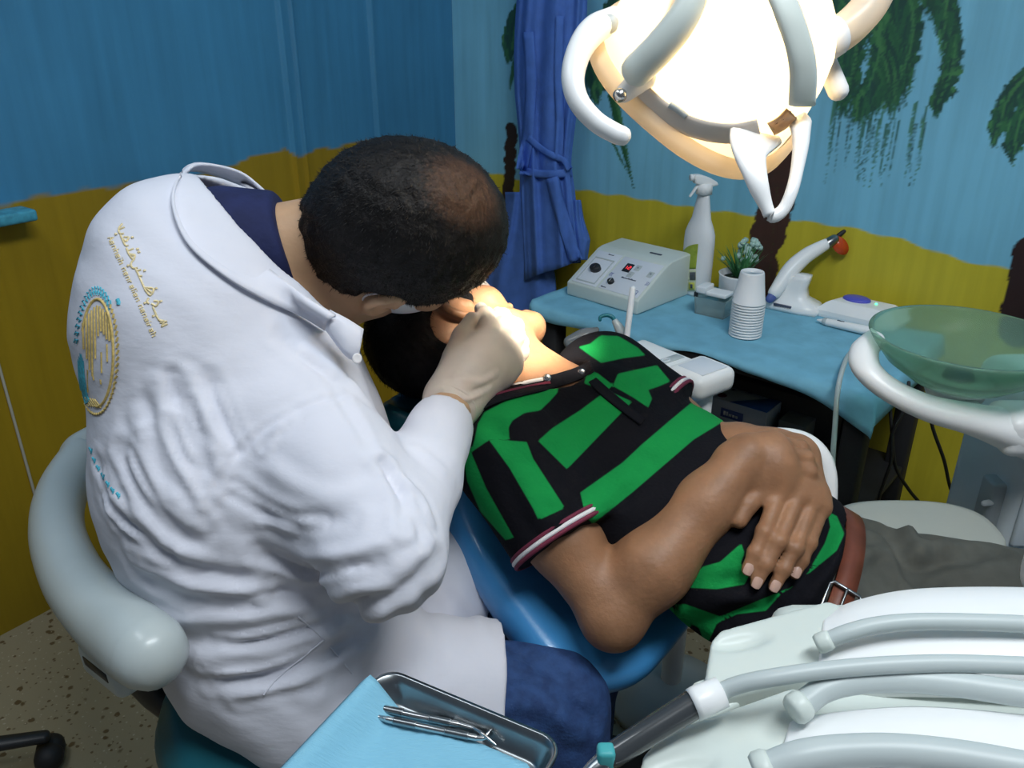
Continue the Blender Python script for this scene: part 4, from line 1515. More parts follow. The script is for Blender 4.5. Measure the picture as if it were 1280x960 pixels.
G.cap(D_WR - dw * .012, D_WR + dw * .02, .0305, .0300, .01, cut=(D_WR - dw * .006, -dw))
gv, gf = G.mesh(2)
gb = bvh_of(gv, gf)
gv = fold(gv, gf, gb, [([(560, 480), (590, 490), (610, 480)], .004, -.0015), ([(570, 470), (600, 478), (620, 468)], .004, .0015), ([(556, 492), (580, 500), (600, 492)], .003, .0015)])
gl = obj('glove', gv, gf, M['latex'], dentist, label='cream latex glove')
x, y, z = frame(dw)
V, Fc = tube([D_WR - dw * .004 + (x * math.cos(a) + y * math.sin(a)) * .0315 for a in np.linspace(0, 2 * math.pi, 40, endpoint=False)], .0022, 8, closed=True)
obj('glove_cuff', V, Fc, M['latex'], gl)
G = Solid(D_WRL - .16, D_WRL + .16, .004)
b0 = D_WRL; tgt = nrm(pP(0, .10, -.02) - b0); sd_ = nrm(np.cross(tgt, UP)); dn = np.cross(sd_, tgt)
LG = []
for i, o_ in enumerate((-.030, -.010, .010, .028)):
    k0 = b0 + tgt * .075 + sd_ * o_
    LG.append([k0, k0 + tgt * .032 - dn * .006, k0 + tgt * .045 - dn * .026, k0 + tgt * .046 - dn * .042])
hand(G, b0, LG, [b0 + tgt * .03 - sd_ * .036, b0 + tgt * .055 - sd_ * .045 - dn * .01, b0 + tgt * .075 - sd_ * .040 - dn * .02], palm_r=.021, fr=(.0115, .0105, .0095, .0085))
gv, gf = G.mesh(2)
obj('glove', gv, gf, M['latex'], dentist, label='cream latex glove')

# ================================================================== CHAIRS
def plane_pt(px, py, O, n):
    d = ray(px, py)
    return CAM + d * (((O - CAM) @ n) / (d @ n))


dc = thing('dental_chair', (.25, .86, 0), 'blue reclined dental chair under the patient', 'dental chair')
O = trunk_pt(0, 0, -.112)
near = [(548, 556), (556, 600), (575, 655), (604, 712), (648, 776), (690, 830), (722, 853), (775, 850), (815, 838), (834, 818)]
al = []
for q in near:
    p = plane_pt(q[0], q[1], O, P_NRM) - O
    al.append((p @ P_AX, p @ P_LAT))
al = np.array(al)
nc = cat_rom(al, 6)
fc = np.stack([nc[::-1, 0], -nc[::-1, 1]], 1)
e1 = np.array([nc[-1] * (1 - u) + fc[0] * u + np.array((.03 * math.sin(math.pi * u), 0)) for u in np.linspace(0, 1, 20)[1:-1]])
e2 = np.array([fc[-1] * (1 - u) + nc[0] * u for u in np.linspace(0, 1, 20)[1:-1]])
crv = np.vstack([nc, e1, fc, e2])
loop = np.vstack([crv, crv[:1]]); acc_ = np.concatenate([[0], np.cumsum(np.hypot(*np.diff(loop, axis=0).T))])
us = np.linspace(0, acc_[-1], 241)[:-1]
crv = np.stack([np.interp(us, acc_, loop[:, k]) for k in (0, 1)], 1)
for _ in range(14): crv = (np.roll(crv, 1, 0) + 2 * crv + np.roll(crv, -1, 0)) / 4
rings = []
cen = crv.mean(0)
for n_, sh in ((-.066, .030), (-.064, .020), (-.056, .009), (-.042, .002), (-.028, 0.0), (-.014, .003), (-.004, .010), (.0, .020), (.001, .030)):
    ring = []
    for i, q in enumerate(crv):
        t = crv[(i + 1) % len(crv)] - crv[i - 1]
        nn = np.array((t[1], -t[0])); nn = nn / max(np.hypot(*nn), 1e-9)
        if nn @ (cen - q) < 0: nn = -nn
        w = q + nn * sh
        ring.append(O + P_AX * w[0] + P_LAT * w[1] + P_NRM * n_)
    rings.append(ring)
V, Fc = loft(rings)
obj('backrest', V, Fc, M['blue_vinyl'], dc, label='glossy blue backrest cushion')
amin, amax = al[:, 0].min(), al[:, 0].max()
V, Fc = box(O + P_AX * (amin + amax) / 2 - P_NRM * .085, P_AX * (amax - amin) * .38, P_LAT * .15, P_NRM * .02, .012)
obj('backrest_shell', V, Fc, M['grey_plastic'], dc)
hc = W(556, 492, 1.235)
hx = nrm(P_LAT * .9 + P_AX * .1); hz = nrm(P_NRM - hx * (P_NRM @ hx)); hy = np.cross(hz, hx)
H = Solid(hc - .2, hc + .2, .006)
H.rbox(hc, (.115, .065, .030), (hx, hy, hz), .028)
H.ell(P_HC - P_HU * 0 - P_HF * .02, (.088, .112, .105), pA, .01, '-')
V, Fc = H.mesh(2)
obj('headrest', V, Fc, M['teal_vinyl'], dc, label='teal headrest cushion')
V, Fc = tube([hc - hz * .02, hc - hz * .05 + P_AX * .05, O + P_AX * (amin + .06) - P_NRM * .08], [(.012, .03)] * 3, 12, 5, up=P_NRM)
obj('headrest_bar', V, Fc, M['steel'], dc)
sc_ = trunk_pt(.62, 0, -.02) + np.array((0, 0, -.135))
ax = nrm((LEGD[0], LEGD[1], 0)); ay = np.cross(UP, ax)
V, Fc = box(sc_ + ax * .12, ax * .34, ay * .20, UP * .035, .03, 4)
obj('seat', V, Fc, M['blue_vinyl'], dc)
V, Fc = box(sc_ + ax * .60 - UP * .03, ax * .20, ay * .15, UP * .03, .028, 4)
obj('legrest', V, Fc, M['blue_vinyl'], dc)
b0 = sc_ + ax * .05
V, Fc = box(b0 - UP * .075, ax * .22, ay * .13, UP * .045, .02)
obj('chassis', V, Fc, M['dark_plastic'], dc)
V, Fc = loft([[(b0[0] + math.cos(a) * rx, b0[1] + math.sin(a) * ry, z) for a in np.linspace(0, 2 * math.pi, 28, endpoint=False)]
              for z, rx, ry in ((.05, .13, .11), (.2, .10, .085), (b0[2] - .10, .11, .09))])
obj('column', V, Fc, M['dark_plastic'], dc)
V, Fc = box((b0[0], b0[1], .026), ax * .34, ay * .2, UP * .025, .02)
obj('base_plate', V, Fc, M['dark_plastic'], dc)
# armrest loop and its broad support beyond the patient
pts = [W(890, 556, 1.26), W(935, 547, 1.25), W(990, 547, 1.23), W(1020, 562, 1.22), W(1034, 592, 1.215), W(1034, 640, 1.215)]
V, Fc = tube(pts, .0135, 16, 6)
ar = obj('armrest', V, Fc, M['white_plastic'], dc, label='white tubular armrest')
p = W(1036, 619, 1.195); 
V, Fc = lathe(p, [(.0001, 0), (.0035, 0), (.0035, .0015), (.0001, .0012)], 12, nrm(CAM - p))
obj('screw', V, Fc, M['dark_plastic'], ar)
pc = W(1146, 662, 1.215)
rings = []
for h, q in ((-.022, .90), (-.018, .97), (-.010, 1.0), (0.0, .985), (.005, .95), (.007, .85)):
    rings.append([pc + np.array((.120 * q * math.copysign(abs(math.cos(a)) ** .75, math.cos(a)), .075 * q * math.copysign(abs(math.sin(a)) ** .75, math.sin(a)), h)) for a in np.linspace(0, 2 * math.pi, 44, endpoint=False)])
V, Fc = loft(rings)
obj('armrest_support', V, Fc, mat('pale_support', (.40, .42, .38), .45, var=.03), dc, label='broad pale armrest support')
V, Fc = tube([pc - UP * .02, pc - UP * .09, b0 + ay * .10 - UP * .07], .022, 14, 4)
obj('armrest_bracket', V, Fc, M['grey_plastic'], dc)

# ---- the dentist's stool
so = np.array((-.25, .775, 0.0))
st = thing('dentist_stool', so, "dentist's stool with teal cushion and grey wrap-around back support", 'stool')
V, Fc = lathe(so + UP * .412, [(.0001, 0), (.142, 0), (.166, .008), (.178, .030), (.180, .052), (.172, .074), (.150, .088), (.0001, .094)], 48)
obj('seat', V, Fc, M['teal_vinyl'], st, label='round teal seat cushion')
V, Fc = lathe(so + UP * .395, [(.0001, 0), (.14, 0), (.165, .010), (.165, .020), (.0001, .021)], 40)
obj('seat_pan', V, Fc, M['dark_plastic'], st)
V, Fc = lathe(so + UP * .05, [(.0001, 0), (.028, 0), (.028, .14), (.018, .141), (.018, .346), (.0001, .346)], 24)
obj('gas_post', V, Fc, M['steel'], st)
for k in range(5):
    a = 2 * math.pi * k / 5 + .5
    d = np.array((math.cos(a), math.sin(a), 0))
    V, Fc = tube([so + UP * .075 + d * .02, so + UP * .072 + d * .12, so + UP * .060 + d * .215], [(.014, .018), (.012, .016), (.010, .013)], 12, up=UP)
    lg = obj('leg', V, Fc, M['dark_plastic'], st)
    c = so + d * .215 + UP * .0265
    V, Fc = tube([c - np.cross(UP, d) * .010, c + np.cross(UP, d) * .010], .022, 16)
    obj('caster', V, Fc, M['rubber'], lg)
arc = [(118, 560, 1.225), (98, 582, 1.19), (76, 622, 1.12), (72, 668, 1.04), (92, 722, .955), (130, 768, .88), (170, 802, .82), (188, 816, .80)]
P = [W(*q) for q in arc]
P = [P[0] + np.array((.10, .10, .02))] + P
rr = [(.030, .024), (.034, .028), (.036, .030), (.037, .031), (.037, .032), (.036, .034), (.036, .036), (.037, .037), (.036, .036)]
V, Fc = tube(P, rr, 22, 7, up=UP)
bs = obj('back_support', V, Fc, M['stool_plastic'], st, label='grey curved back support arm')
c = W(130, 826, .862); dx = nrm(W(172, 850, .83) - W(98, 795, .91)); dx = nrm(dx - UP * (dx @ UP) * .2)
dz = nrm(UP - dx * (UP @ dx)); dy = np.cross(dz, dx)
V, Fc = box(c - dy * 0 + dy * .012 - dz * .008, dx * .042, dy * .022, dz * .020, .009)
bk = obj('height_lock', V, Fc, M['stool_plastic'], bs, label='lock housing under the back support')
sgn = 1 if dy @ (CAM - c) > 0 else -1
V, Fc = box(c + dy * (.012 + sgn * .0215) - dz * .004, dx * .026, dy * .0012, dz * .006, .001, 1)
MB().add(V, Fc).obj('slot', M['dark_plastic'], bs, label='dark slot')
V, Fc = tube([W(84, 720, 1.0) - UP * .03, so + np.array((-.22, .05, .42)), so + np.array((-.13, .02, .405))], [(.02, .012)] * 3, 12, 5)
obj('back_bracket', V, Fc, M['dark_plastic'], st)

# ---- another wheeled base, mostly beyond the left edge
wb_ = Z(-150, 978, .05); wb_[2] = 0
rb = thing('rolling_base', wb_, 'dark star-shaped wheeled base on the floor at the left edge', 'stand')
tip = Z(64, 925, .055)
rad = np.hypot(*(tip - wb_)[:2]); a0 = math.atan2(tip[1] - wb_[1], tip[0] - wb_[0])
for k in range(5):
    a = a0 + 2 * math.pi * k / 5
    d = np.array((math.cos(a), math.sin(a), 0))
    V, Fc = tube([wb_ + UP * .085 + d * .015, wb_ + UP * .080 + d * rad * .5, wb_ + UP * .066 + d * rad * .97], [(.013, .020), (.012, .017), (.010, .013)], 12, up=UP)
    lg = obj('leg', V, Fc, M['dark_plastic'], rb)
    c = wb_ + d * rad * .97 + UP * .027
    sd = np.cross(UP, d)
    for s in (-1, 1):
        V, Fc = tube([c + sd * .004 * s, c + sd * .015 * s], .024, 18)
        obj('caster', V, Fc, M['rubber'], lg)
V, Fc = lathe(wb_ + UP * .06, [(.0001, 0), (.03, 0), (.03, .06), (.018, .065), (.018, .30), (.0001, .30)], 20)
obj('post', V, Fc, M['dark_plastic'], rb)

# ================================================================== THE SIDE TABLE AND WHAT STANDS ON IT
TZ = .58
T0, T1 = Z(672, 383, TZ), Z(1094, 500, TZ)
TD = nrm(T1 - T0); TN = np.cross(UP, TD)           # TN: towards the wall
TL = np.linalg.norm(T1 - T0); TW = .42
tb_ = thing('side_table', (T0 + T1) / 2 * np.array((1, 1, 0)), 'low black side table along the painted wall, draped with blue paper', 'table')


def tpt(s, w, z=TZ): return np.array((*(T0 + TD * s + TN * w)[:2], z))


V, Fc = box(tpt(TL / 2, TW / 2, TZ - .014), TD * TL / 2, TN * TW / 2, UP * .013, .003, 1)
obj('table_top', V, Fc, M['black_matte'], tb_)
for s in (.03, TL - .03):
    for w in (.03, TW - .03):
        V, Fc = box(tpt(s, w, (TZ - .027) / 2), TD * .022, TN * .022, UP * (TZ - .027) / 2, .003, 1)
        obj('leg', V, Fc, M['black_matte'], tb_)
V, Fc = box(tpt(TL / 2, TW / 2, .262), TD * (TL / 2 - .01), TN * (TW / 2 - .005), UP * .008, .002, 1)
obj('shelf', V, Fc, M['black_matte'], tb_)
V, Fc = box(tpt(TL * .42, TW - .006, .38), TD * TL * .42, TN * .005, UP * .12, .001, 1)
obj('back_panel', V, Fc, M['black_matte'], tb_)
V, Fc = box(tpt(TL * .30, TW / 2, .38), TD * .008, TN * (TW / 2 - .02), UP * .12, .002, 1)
obj('divider', V, Fc, M['black_matte'], tb_)

# paper cover with an uneven overhang
n0, n1 = 90, 34
R = np.zeros((n0, n1, 3))
rs = np.random.default_rng(5)
for i in range(n0):
    s = -.02 + (TL + .05) * i / (n0 - 1)
    ov_ = .022 + .012 * math.sin(s * 9) + .008 * math.sin(s * 23 + 1) + (.035 * max(0, (s - TL + .22) / .22))
    for j in range(n1):
        w = TW - (TW + ov_) * j / (n1 - 1)
        z = TZ + .0022 + .0012 * math.sin(s * 37 + w * 20) * math.sin(w * 41 + s * 11)
        ww = w
        if w < -.002:
            dn = -w; ww = -.004 - dn * .22; z = TZ - dn * .9 + .002
        ss = s
        if s > TL + .002:
            e = s - TL; ss = TL + .004 + e * .25; z = min(z, TZ - e * 1.5)
        if s < 0: z += .010 * (-s / .02)
        R[i, j] = tpt(ss, ww, z)
V, Fc = sheet(R, .0012)
tag(obj('paper_cover', V, Fc, M['paper_blue'], loc=tpt(TL / 2, TW / 2)), 'light blue disposable paper sheet covering the side table', 'table cover')
TT = TZ + .0035

# ---- ultrasonic scaler box
A_, B_, C_ = Z(708, 368, TT), Z(796, 394, TT), Z(838, 362, TT)
ex = B_ - A_; wd = np.linalg.norm(ex); ex = ex / wd
ey = np.cross(UP, ex); dp = abs((C_ - B_) @ ey) * 1.02
sca = thing('ultrasonic_scaler', A_ + ex * wd / 2 + ey * dp / 2, 'white ultrasonic scaler with sloping panel and red digits on the side table', 'dental device')
prof = [(0, 0), (0, .034), (.52 * dp, .098), (.60 * dp, .103), (.97 * dp, .107), (dp, .103), (dp, 0)]
V, Fc = prism([A_ + ey * a + UP * h for a, h in prof], ex * wd, .004, 3)
obj('housing', V, Fc, M['cream_plastic'], sca)
s0 = A_ + ey * 0 + UP * .034; sl = ey * .52 * dp + UP * .064
sn = nrm(np.cross(ex, sl)); sl_l = np.linalg.norm(sl); sy = sl / sl_l


def face(u, v, o=0): return s0 + ex * wd * u + sl * v + sn * o


def plate(u0, u1, v0, v1, th, o=0, bev=.001):
    return box(face((u0 + u1) / 2, (v0 + v1) / 2, o + th / 2), ex * wd * (u1 - u0) / 2, sy * sl_l * (v1 - v0) / 2, sn * th / 2, bev, 2)


V, Fc = plate(.055, .40, .05, .95, .0016); obj('pump_cover', V, Fc, M['panel_white'], sca)
mb = MB()
for u0, u1, v0, v1 in ((.09, .365, .10, .13), (.09, .365, .74, .77), (.09, .105, .13, .74), (.35, .365, .13, .74)):
    mb.add(*plate(u0, u1, v0, v1, .0022, .001))
mb.obj('pump_frame', M['grey_plastic'], sca)
V, Fc = plate(.43, .965, .06, .95, .0012); obj('control_panel', V, Fc, M['panel_white'], sca, label='pale blue control panel')
k = MB()
V, Fc = lathe(face(.225, .46, .001), [(.0001, 0), (.0150, 0), (.0150, .010), (.0135, .012), (.0001, .012)], 28, sn, xdir=ex, sx=1.0, sy=.82)
kn = obj('pump_knob', V, Fc, M['dark_plastic'], sca, label='black oval pump opening')
V, Fc = box(face(.225, .46, .0135), ex * .0035, sy * .0085, sn * .002, .001, 1); obj('rotor', V, Fc, M['rubber'], kn)
V, Fc = lathe(face(.53, .26, .001), [(.0001, 0), (.0085, 0), (.0080, .008), (.0001, .0085)], 24, sn); kn = obj('power_knob', V, Fc, M['dark_plastic'], sca)
V, Fc = box(face(.53, .26, .0095), ex * .0008, sy * .006, sn * .0006, .0002, 1); obj('pointer', V, Fc, M['grey_plastic'], kn)
V, Fc = plate(.535, .635, .58, .80, .0016, .001); ds = obj('display', V, Fc, M['dark_plastic'], sca)
seg7 = {'1': 'bc', '2': 'abged'}
mb = MB()
for ch, cu in (('1', .556), ('2', .606)):
    w_, h_ = .0030, .0048
    c = face(cu, .69, .0030)
    lay = {'a': (0, h_, 1), 'g': (0, 0, 1), 'd': (0, -h_, 1), 'b': (w_ / 1, h_ / 2, 0), 'c': (w_ / 1, -h_ / 2, 0), 'e': (-w_, -h_ / 2, 0), 'f': (-w_, h_ / 2, 0)}
    for q in seg7[ch]:
        x, y, hz_ = lay[q]
        mb.add(*box(c + ex * x + sy * y, ex * (w_ * .9 if hz_ else .0008), sy * (.0008 if hz_ else h_ * .5), sn * .0004))
mb.obj('digits', M['red_led'], ds, label='red 12')
for cu, cv, g in ((.70, .74, '+'), (.675, .55, '-'), (.90, .66, '*')):
    V, Fc = plate(cu - .035, cu + .035, cv - .07, cv + .07, .0010, .0012, .0008); bt = obj('button', V, Fc, M['grey_plastic'], sca)
    V, Fc = text_mesh(g, .010, face(cu, cv, .0025), ex, sy); obj('symbol', V, Fc, M['ink'], bt)
V, Fc = print_marks(.044, .0042, face(.70, .44, .0016), ex, sy); obj('lettering', V, Fc, M['ink'], sca)
V, Fc = print_marks(.016, .0036, face(.49, .11, .0016), ex, sy); obj('lettering', V, Fc, M['ink'], sca)
V, Fc = print_marks(.018, .0034, face(.26, .90, .0020), ex, sy); obj('lettering', V, Fc, M['ink'], sca)
for cu, s in ((.475, -1), (.93, 1)):
    mb = MB()
    for j in range(3):
        c = face(cu + .016 * j * s, .44, .0018)
        mb.add(*tube([c + ex * (.002 * s * (1 - (y / .006) ** 2)) + sy * y for y in np.linspace(-.006, .006, 7)], .0005, 6))
    mb.obj('wave_mark', M['blue_ink'], sca)
mb = MB()
c = face(.89, .16, .0018)
for q in range(4):
    a = math.pi / 4 + q * math.pi / 2
    cc = c + ex * .0055 * math.cos(a) + sy * .0055 * math.sin(a)
    mb.add(*tube([cc + ex * .004 * math.cos(b) + sy * .004 * math.sin(b) for b in np.linspace(0, 2 * math.pi, 14, endpoint=False)], .0006, 6, closed=True))
mb.obj('round_mark', M['blue_ink'], sca)
V, Fc = box(A_ + ex * wd * .70 + ey * dp * .70 + UP * .1052, ex * .017, ey * .0035, UP * .0008, .0003, 1); obj('vent_slot', V, Fc, M['ink'], sca)

# ---- spray bottle
bc = Z(868, 366, TT); bt_ = np.linalg.norm(bc - CAM)
spx = nrm(ex * .80 + ey * -.25)
mpp = ((bc - CAM) @ A_F) / FPX / 1.0
sb = thing('spray_bottle', bc, 'tall white spray bottle with green label standing by the wall', 'bottle')
hb = lambda y: (366 - y) * mpp
prof = [(.0001, 0), (.90, .0), (.98, .006), (1.0, .02), (1.0, hb(300)), (.97, hb(290)), (.82, hb(281)), (.62, hb(272)), (.50, hb(258)), (.40, hb(246)), (.38, hb(243)), (.0001, hb(243))]
bw = 23 * mpp
V, Fc = lathe(bc, [(r * bw if r > .001 else r, h) for r, h in prof], 40, xdir=spx, sx=1.0, sy=.62)
bo = obj('bottle_body', V, Fc, M['foam_cup'], sb)
bb = bvh_of(V, [f for f in Fc if len(f) == 4])
# label wrapped on the left front
def wrap(px0, px1, py0, py1, n=14, lift=.0008, shape=None):
    R = []
    for i in range(n):
        row = []
        for j in range(n):
            u, v = i / (n - 1), j / (n - 1)
            x = px0 + (px1 - px0) * u; y = py0 + (py1 - py0) * v
            if shape: x, y = shape(u, v, x, y)
            row.append(on(bb, x, y, lift, bt_)[0])
        R.append(row)
    return sheet(np.array(R), .0006)
lb_shape = lambda u, v, x, y: (x - (v * 3), y + (1 - v) * (14 * (1 - math.sqrt(max(0, 1 - ((1 - u)) ** 2)))))
V, Fc = wrap(853, 873, 305, 336, shape=lb_shape); lab = obj('label', V, Fc, mat('label_green', (.26, .35, .03), .5, col2=(.36, .44, .06), vscale=60), bo, label='green label')
V, Fc = wrap(849, 870, 337, 364); lab2 = obj('label', V, Fc, mat('label_pale', (.55, .60, .42), .5), bo, label='pale green small print of the label')
mb = MB()
for k in range(8):
    mb.add(*wrap(863 + k * .9, 863.45 + k * .9, 340, 350, 3, .0018))
mb.obj('bar_code', M['ink'], lab2)
for x, g in ((856, '!'), (865, '*')):
    V, Fc = wrap(x - 3.6, x + 3.6, 353, 362, 4, .0016); pg = obj('pictogram', V, Fc, mat('pictogram_ground', (.50, .52, .10), .5), lab2)
    V, Fc = wrap(x - 1.2, x + 1.2, 355, 360, 3, .0030); obj('symbol', V, Fc, M['ink'], pg)
mb = MB()
for k in range(5):
    mb.add(*wrap(850.5, 861 - k % 2 * 2, 340 + k * 2.4, 340.7 + k * 2.4, 3, .0016))
mb.obj('small_print', M['ink'], lab2)
# trigger head
top = bc + UP * hb(243)
V, Fc = lathe(top, [(.0001, 0), (.42 * bw, 0), (.42 * bw, .024), (.30 * bw, .026), (.0001, .026)], 24)
obj('screw_collar', V, Fc, M['white_plastic'], sb)
hx_ = nrm(-A_R * 1.0 + np.array((0, -.25, 0)))
hyd = np.cross(UP, hx_)
pf = [(.040, .052), (.036, .034), (.012, .026), (-.022, .022), (-.042, .026), (-.036, .036), (-.010, .050), (.020, .060), (.038, .060)]
V, Fc = prism([top + hx_ * a * .8 + UP * (h * .8) - hyd * .011 for a, h in pf], hyd * .022, .004, 3)
hd = obj('trigger_head', V, Fc, M['white_plastic'], sb)
V, Fc = lathe(top + hx_ * .031 + UP * .041, [(.0001, 0), (.008, 0), (.008, .008), (.0001, .008)], 16, hx_); obj('nozzle', V, Fc, M['white_plastic'], hd)
V, Fc = tube([top + hx_ * .015 + UP * .027, top + hx_ * .025 + UP * .012, top + hx_ * .036 - UP * .004], [(.003, .007), (.003, .006), (.0025, .005)], 10, 4, up=hx_); obj('trigger', V, Fc, M['white_plastic'], hd)

# ---- potted plant
pc = Z(921, 382, TT); pt_ = (pc - CAM) @ A_F; mp_ = pt_ / FPX
pp = thing('potted_plant', pc, 'small artificial plant with pale blossoms in a white pot on the side table', 'plant')
V, Fc = lathe(pc, [(.0001, 0), (21 * mp_, 0), (23 * mp_, .006), (25.5 * mp_, 40 * mp_), (26.5 * mp_, 42 * mp_), (24.5 * mp_, 42 * mp_), (23 * mp_, 36 * mp_), (.0001, 36 * mp_)], 36)
pot = obj('pot', V, Fc, M['foam_cup'], pp)
V, Fc = lathe(pc, [(.0001, 34 * mp_), (23.5 * mp_, 35 * mp_), (15 * mp_, 38 * mp_), (.0001, 39 * mp_)], 24); obj('soil', V, Fc, mat('dark_moss', (.01, .02, .01), .9, bump=.5, bscale=200), pp)
rp = np.random.default_rng(4)
ctr = pc + UP * 37 * mp_
lv = MB()
for k in range(64):
    a = rp.uniform(0, 2 * math.pi); tl_ = rp.uniform(.25, 1.0)
    d = nrm(np.array((math.cos(a) * tl_, math.sin(a) * tl_, 1.15)))
    if (d @ A_R) > .15 and rp.random() < .5: continue
    l = rp.uniform(28, 44) * mp_
    s = nrm(np.cross(d, UP + .01)) * rp.uniform(.0018, .003)
    st0 = ctr + d * .002 + np.array((math.cos(a), math.sin(a), 0)) * .012
    e = st0 + d * l + np.array((math.cos(a), math.sin(a), -.2)) * .012 * tl_
    m_ = st0 + d * l * .55
    nn = np.cross(s, d) * .35
    lv.add([st0 - s * .6, st0 + s * .6, m_ + s, m_ - s, e, m_ + nn, st0 + nn], [(0, 1, 2, 3), (3, 2, 4), (0, 6, 5, 3), (6, 1, 2, 5), (3, 5, 4), (5, 2, 4)])
lv.obj('leaves', M['leaf'], pp)
for k in range(46):
    x, y = rp.uniform(921, 953), rp.uniform(298, 328)
    if (x - 936) ** 2 / 240 + (y - 314) ** 2 / 240 > 1: continue
    c = W(x, y, pt_ + rp.uniform(-.03, .03))
    r_ = rp.uniform(3.0, 4.2) * mp_
    V, Fc = lathe(c, [(.0001, -r_), (r_ * .75, -r_ * .7), (r_, 0), (r_ * .8, r_ * .8), (r_ * .35, r_ * .6), (.0001, r_ * .3)], 9, nrm(rp.normal(0, .4, 3) + UP))
    bl = obj('blossom', V, Fc, M['flower'], pp)
    V, Fc = tube([c - UP * r_ * .6, c * .5 + ctr * .5 + UP * .002, ctr + rp.normal(0, .008, 3) * np.array((1, 1, 0))], .0009, 6, 3); obj('stem', V, Fc, M['leaf'], bl)
V, Fc = lathe(W(904, 323, pt_ - .02), [(.0001, -.006), (.005, -.004), (.006, 0), (.004, .005), (.0001, .004)], 10); obj('blossom', V, Fc, M['flower'], pp)

# ---- inverted foam cups, nested
cc = Z(931, 418, TT); ct = (cc - CAM) @ A_F; mc_ = ct / FPX
n_c = 13; pitch_ = 46 * mc_ / .94 / n_c
Hc_ = 76 * mc_ / .94 - pitch_ * (n_c - 1) + 0
Hc_ = .070
r0, r1 = 19.6 * mc_, 14.2 * mc_
pitch_ = (76 * mc_ / .93 - Hc_) / (n_c - 1)
prof = [(r0 - .001, 0), (r0 + .0012, .0008), (r0 + .0012, .0028), (r0 - .0004, .0036), (r1 + .0006, Hc_ - .004), (r1 - .0010, Hc_), (r1 - .0035, Hc_), (r1 - .0040, Hc_ - .0025), (.0001, Hc_ - .0025)]
inner = [(.0001, Hc_ - .004), (r1 - .0018, Hc_ - .004), (r0 - .001, 0)]
V, Fc = lathe(cc, inner[::-1][:1] + prof[1:] + inner, 36, cap=False)
for k in range(n_c):
    base = cc + UP * pitch_ * k
    if k == 0:
        c0_ = obj('foam_cup', V, Fc, M['foam_cup'], loc=cc)
        o = c0_
    else:
        o = c0_.copy(); COL.objects.link(o); o.location = [float(q) for q in base]
    lab_ = ('white foam cup turned upside down, topmost of the stack beside the plant pot' if k == n_c - 1 else
            'bottom white foam cup of the inverted stack, resting on the blue paper' if k == 0 else
            'white foam cup rim showing inside the nested stack, between its top and bottom cups')
    tag(o, lab_, 'cup', 'nested foam cups on the side table')

# ---- small clear box with a white lid
bx = Z(892, 392, TT); q1 = nrm(ex * .9 + ey * .1); q2 = np.cross(UP, q1)
kb = thing('clear_box', bx, 'small clear plastic box with white flip lid in front of the spray bottle', 'box')
outer_ = [bx + q1 * a + q2 * b for a, b in ((-.036, -.026), (.036, -.026), (.036, .026), (-.036, .026))]
V, Fc = loft([[p + UP * 0 for p in outer_], [bx + (p - bx) * 1.10 + UP * .042 for p in outer_], [bx + (p - bx) * 1.04 + UP * .042 for p in outer_], [bx + (p - bx) * .93 + UP * .003 for p in outer_]])
obj('tray', V, Fc, mat('clear_plastic', (.62, .74, .74), .2, trans=.75, ior=1.2), kb, smooth=False)
V, Fc = box(bx + UP * .050 - q1 * .006 + q2 * .006, q1 * .038, q2 * .022, UP * .005, .003); ld = obj('lid', V, Fc, M['foam_cup'], kb)
V, Fc = box(bx + UP * .058 - q1 * .028, q1 * .012, q2 * .024, UP * .008, .003); obj('hinge', V, Fc, M['foam_cup'], kb)
V, Fc = box(bx + UP * .045 - q1 * .040 - q2 * .020, q1 * .004, q2 * .004, UP * .006, .001); obj('clip', V, Fc, M['dark_plastic'], kb)

# ---- curing light in its charger
cb_ = Z(990, 386, TT); c_t = (cb_ - CAM) @ A_F; mq = c_t / FPX
cl_ = thing('curing_light', cb_, 'white curing light with orange shield standing in its charger against the yellow wall', 'dental device')
gx = nrm(ex * .97 + ey * .1); gy = np.cross(UP, gx)
poly = [(-.062, -.028), (-.05, -.036), (.030, -.036), (.066, -.028), (.070, .0), (.064, .034), (.0, .04), (-.045, .034), (-.064, .0)]
def pl_ring(sx, sy_, z, dx=0): return [cb_ + gx * (a * sx + dx) + gy * b * sy_ + UP * z for a, b in poly]
V, Fc = loft([pl_ring(.98, .98, 0), pl_ring(1, 1, .006), pl_ring(1, 1, .012), pl_ring(.86, .86, .022), pl_ring(.52, .62, .034, -.004), pl_ring(.36, .55, .055, .002), pl_ring(.32, .50, .075, .010), pl_ring(.25, .45, .088, .016)])
ch = obj('charger', V, Fc, M['white_plastic'], cl_)
V, Fc = box(cb_ - gy * .0345 - gx * .012 + UP * .013, gx * .022, gy * .0015, UP * .0045, .0008, 1); obj('name_plate', V, Fc, M['ink'], ch)
e0, e1 = W(966, 368, c_t - .02), W(1040, 300, c_t - .02)
hp = [W(968, 366, c_t - .02), W(988, 338, c_t - .02), W(1006, 321, c_t - .02), W(1022, 311, c_t - .02), W(1037, 303, c_t - .02)]
V, Fc = tube(hp, [8.0 * mq, 10.5 * mq, 9.5 * mq, 8.2 * mq, 6.5 * mq], 18, 6); hs = obj('handset', V, Fc, M['white_plastic'], cl_)
V, Fc = tube([W(962, 374, c_t - .02), W(971, 363, c_t - .02)], [5 * mq, 7.6 * mq], 14); obj('end_cap', V, Fc, M['blue_ink'], hs, label='dark violet end cap')
V, Fc = tube([W(1034, 305, c_t - .02), W(1043, 299, c_t - .02)], [7.2 * mq, 6.2 * mq], 16); obj('lamp_ring', V, Fc, M['dark_steel'], hs)
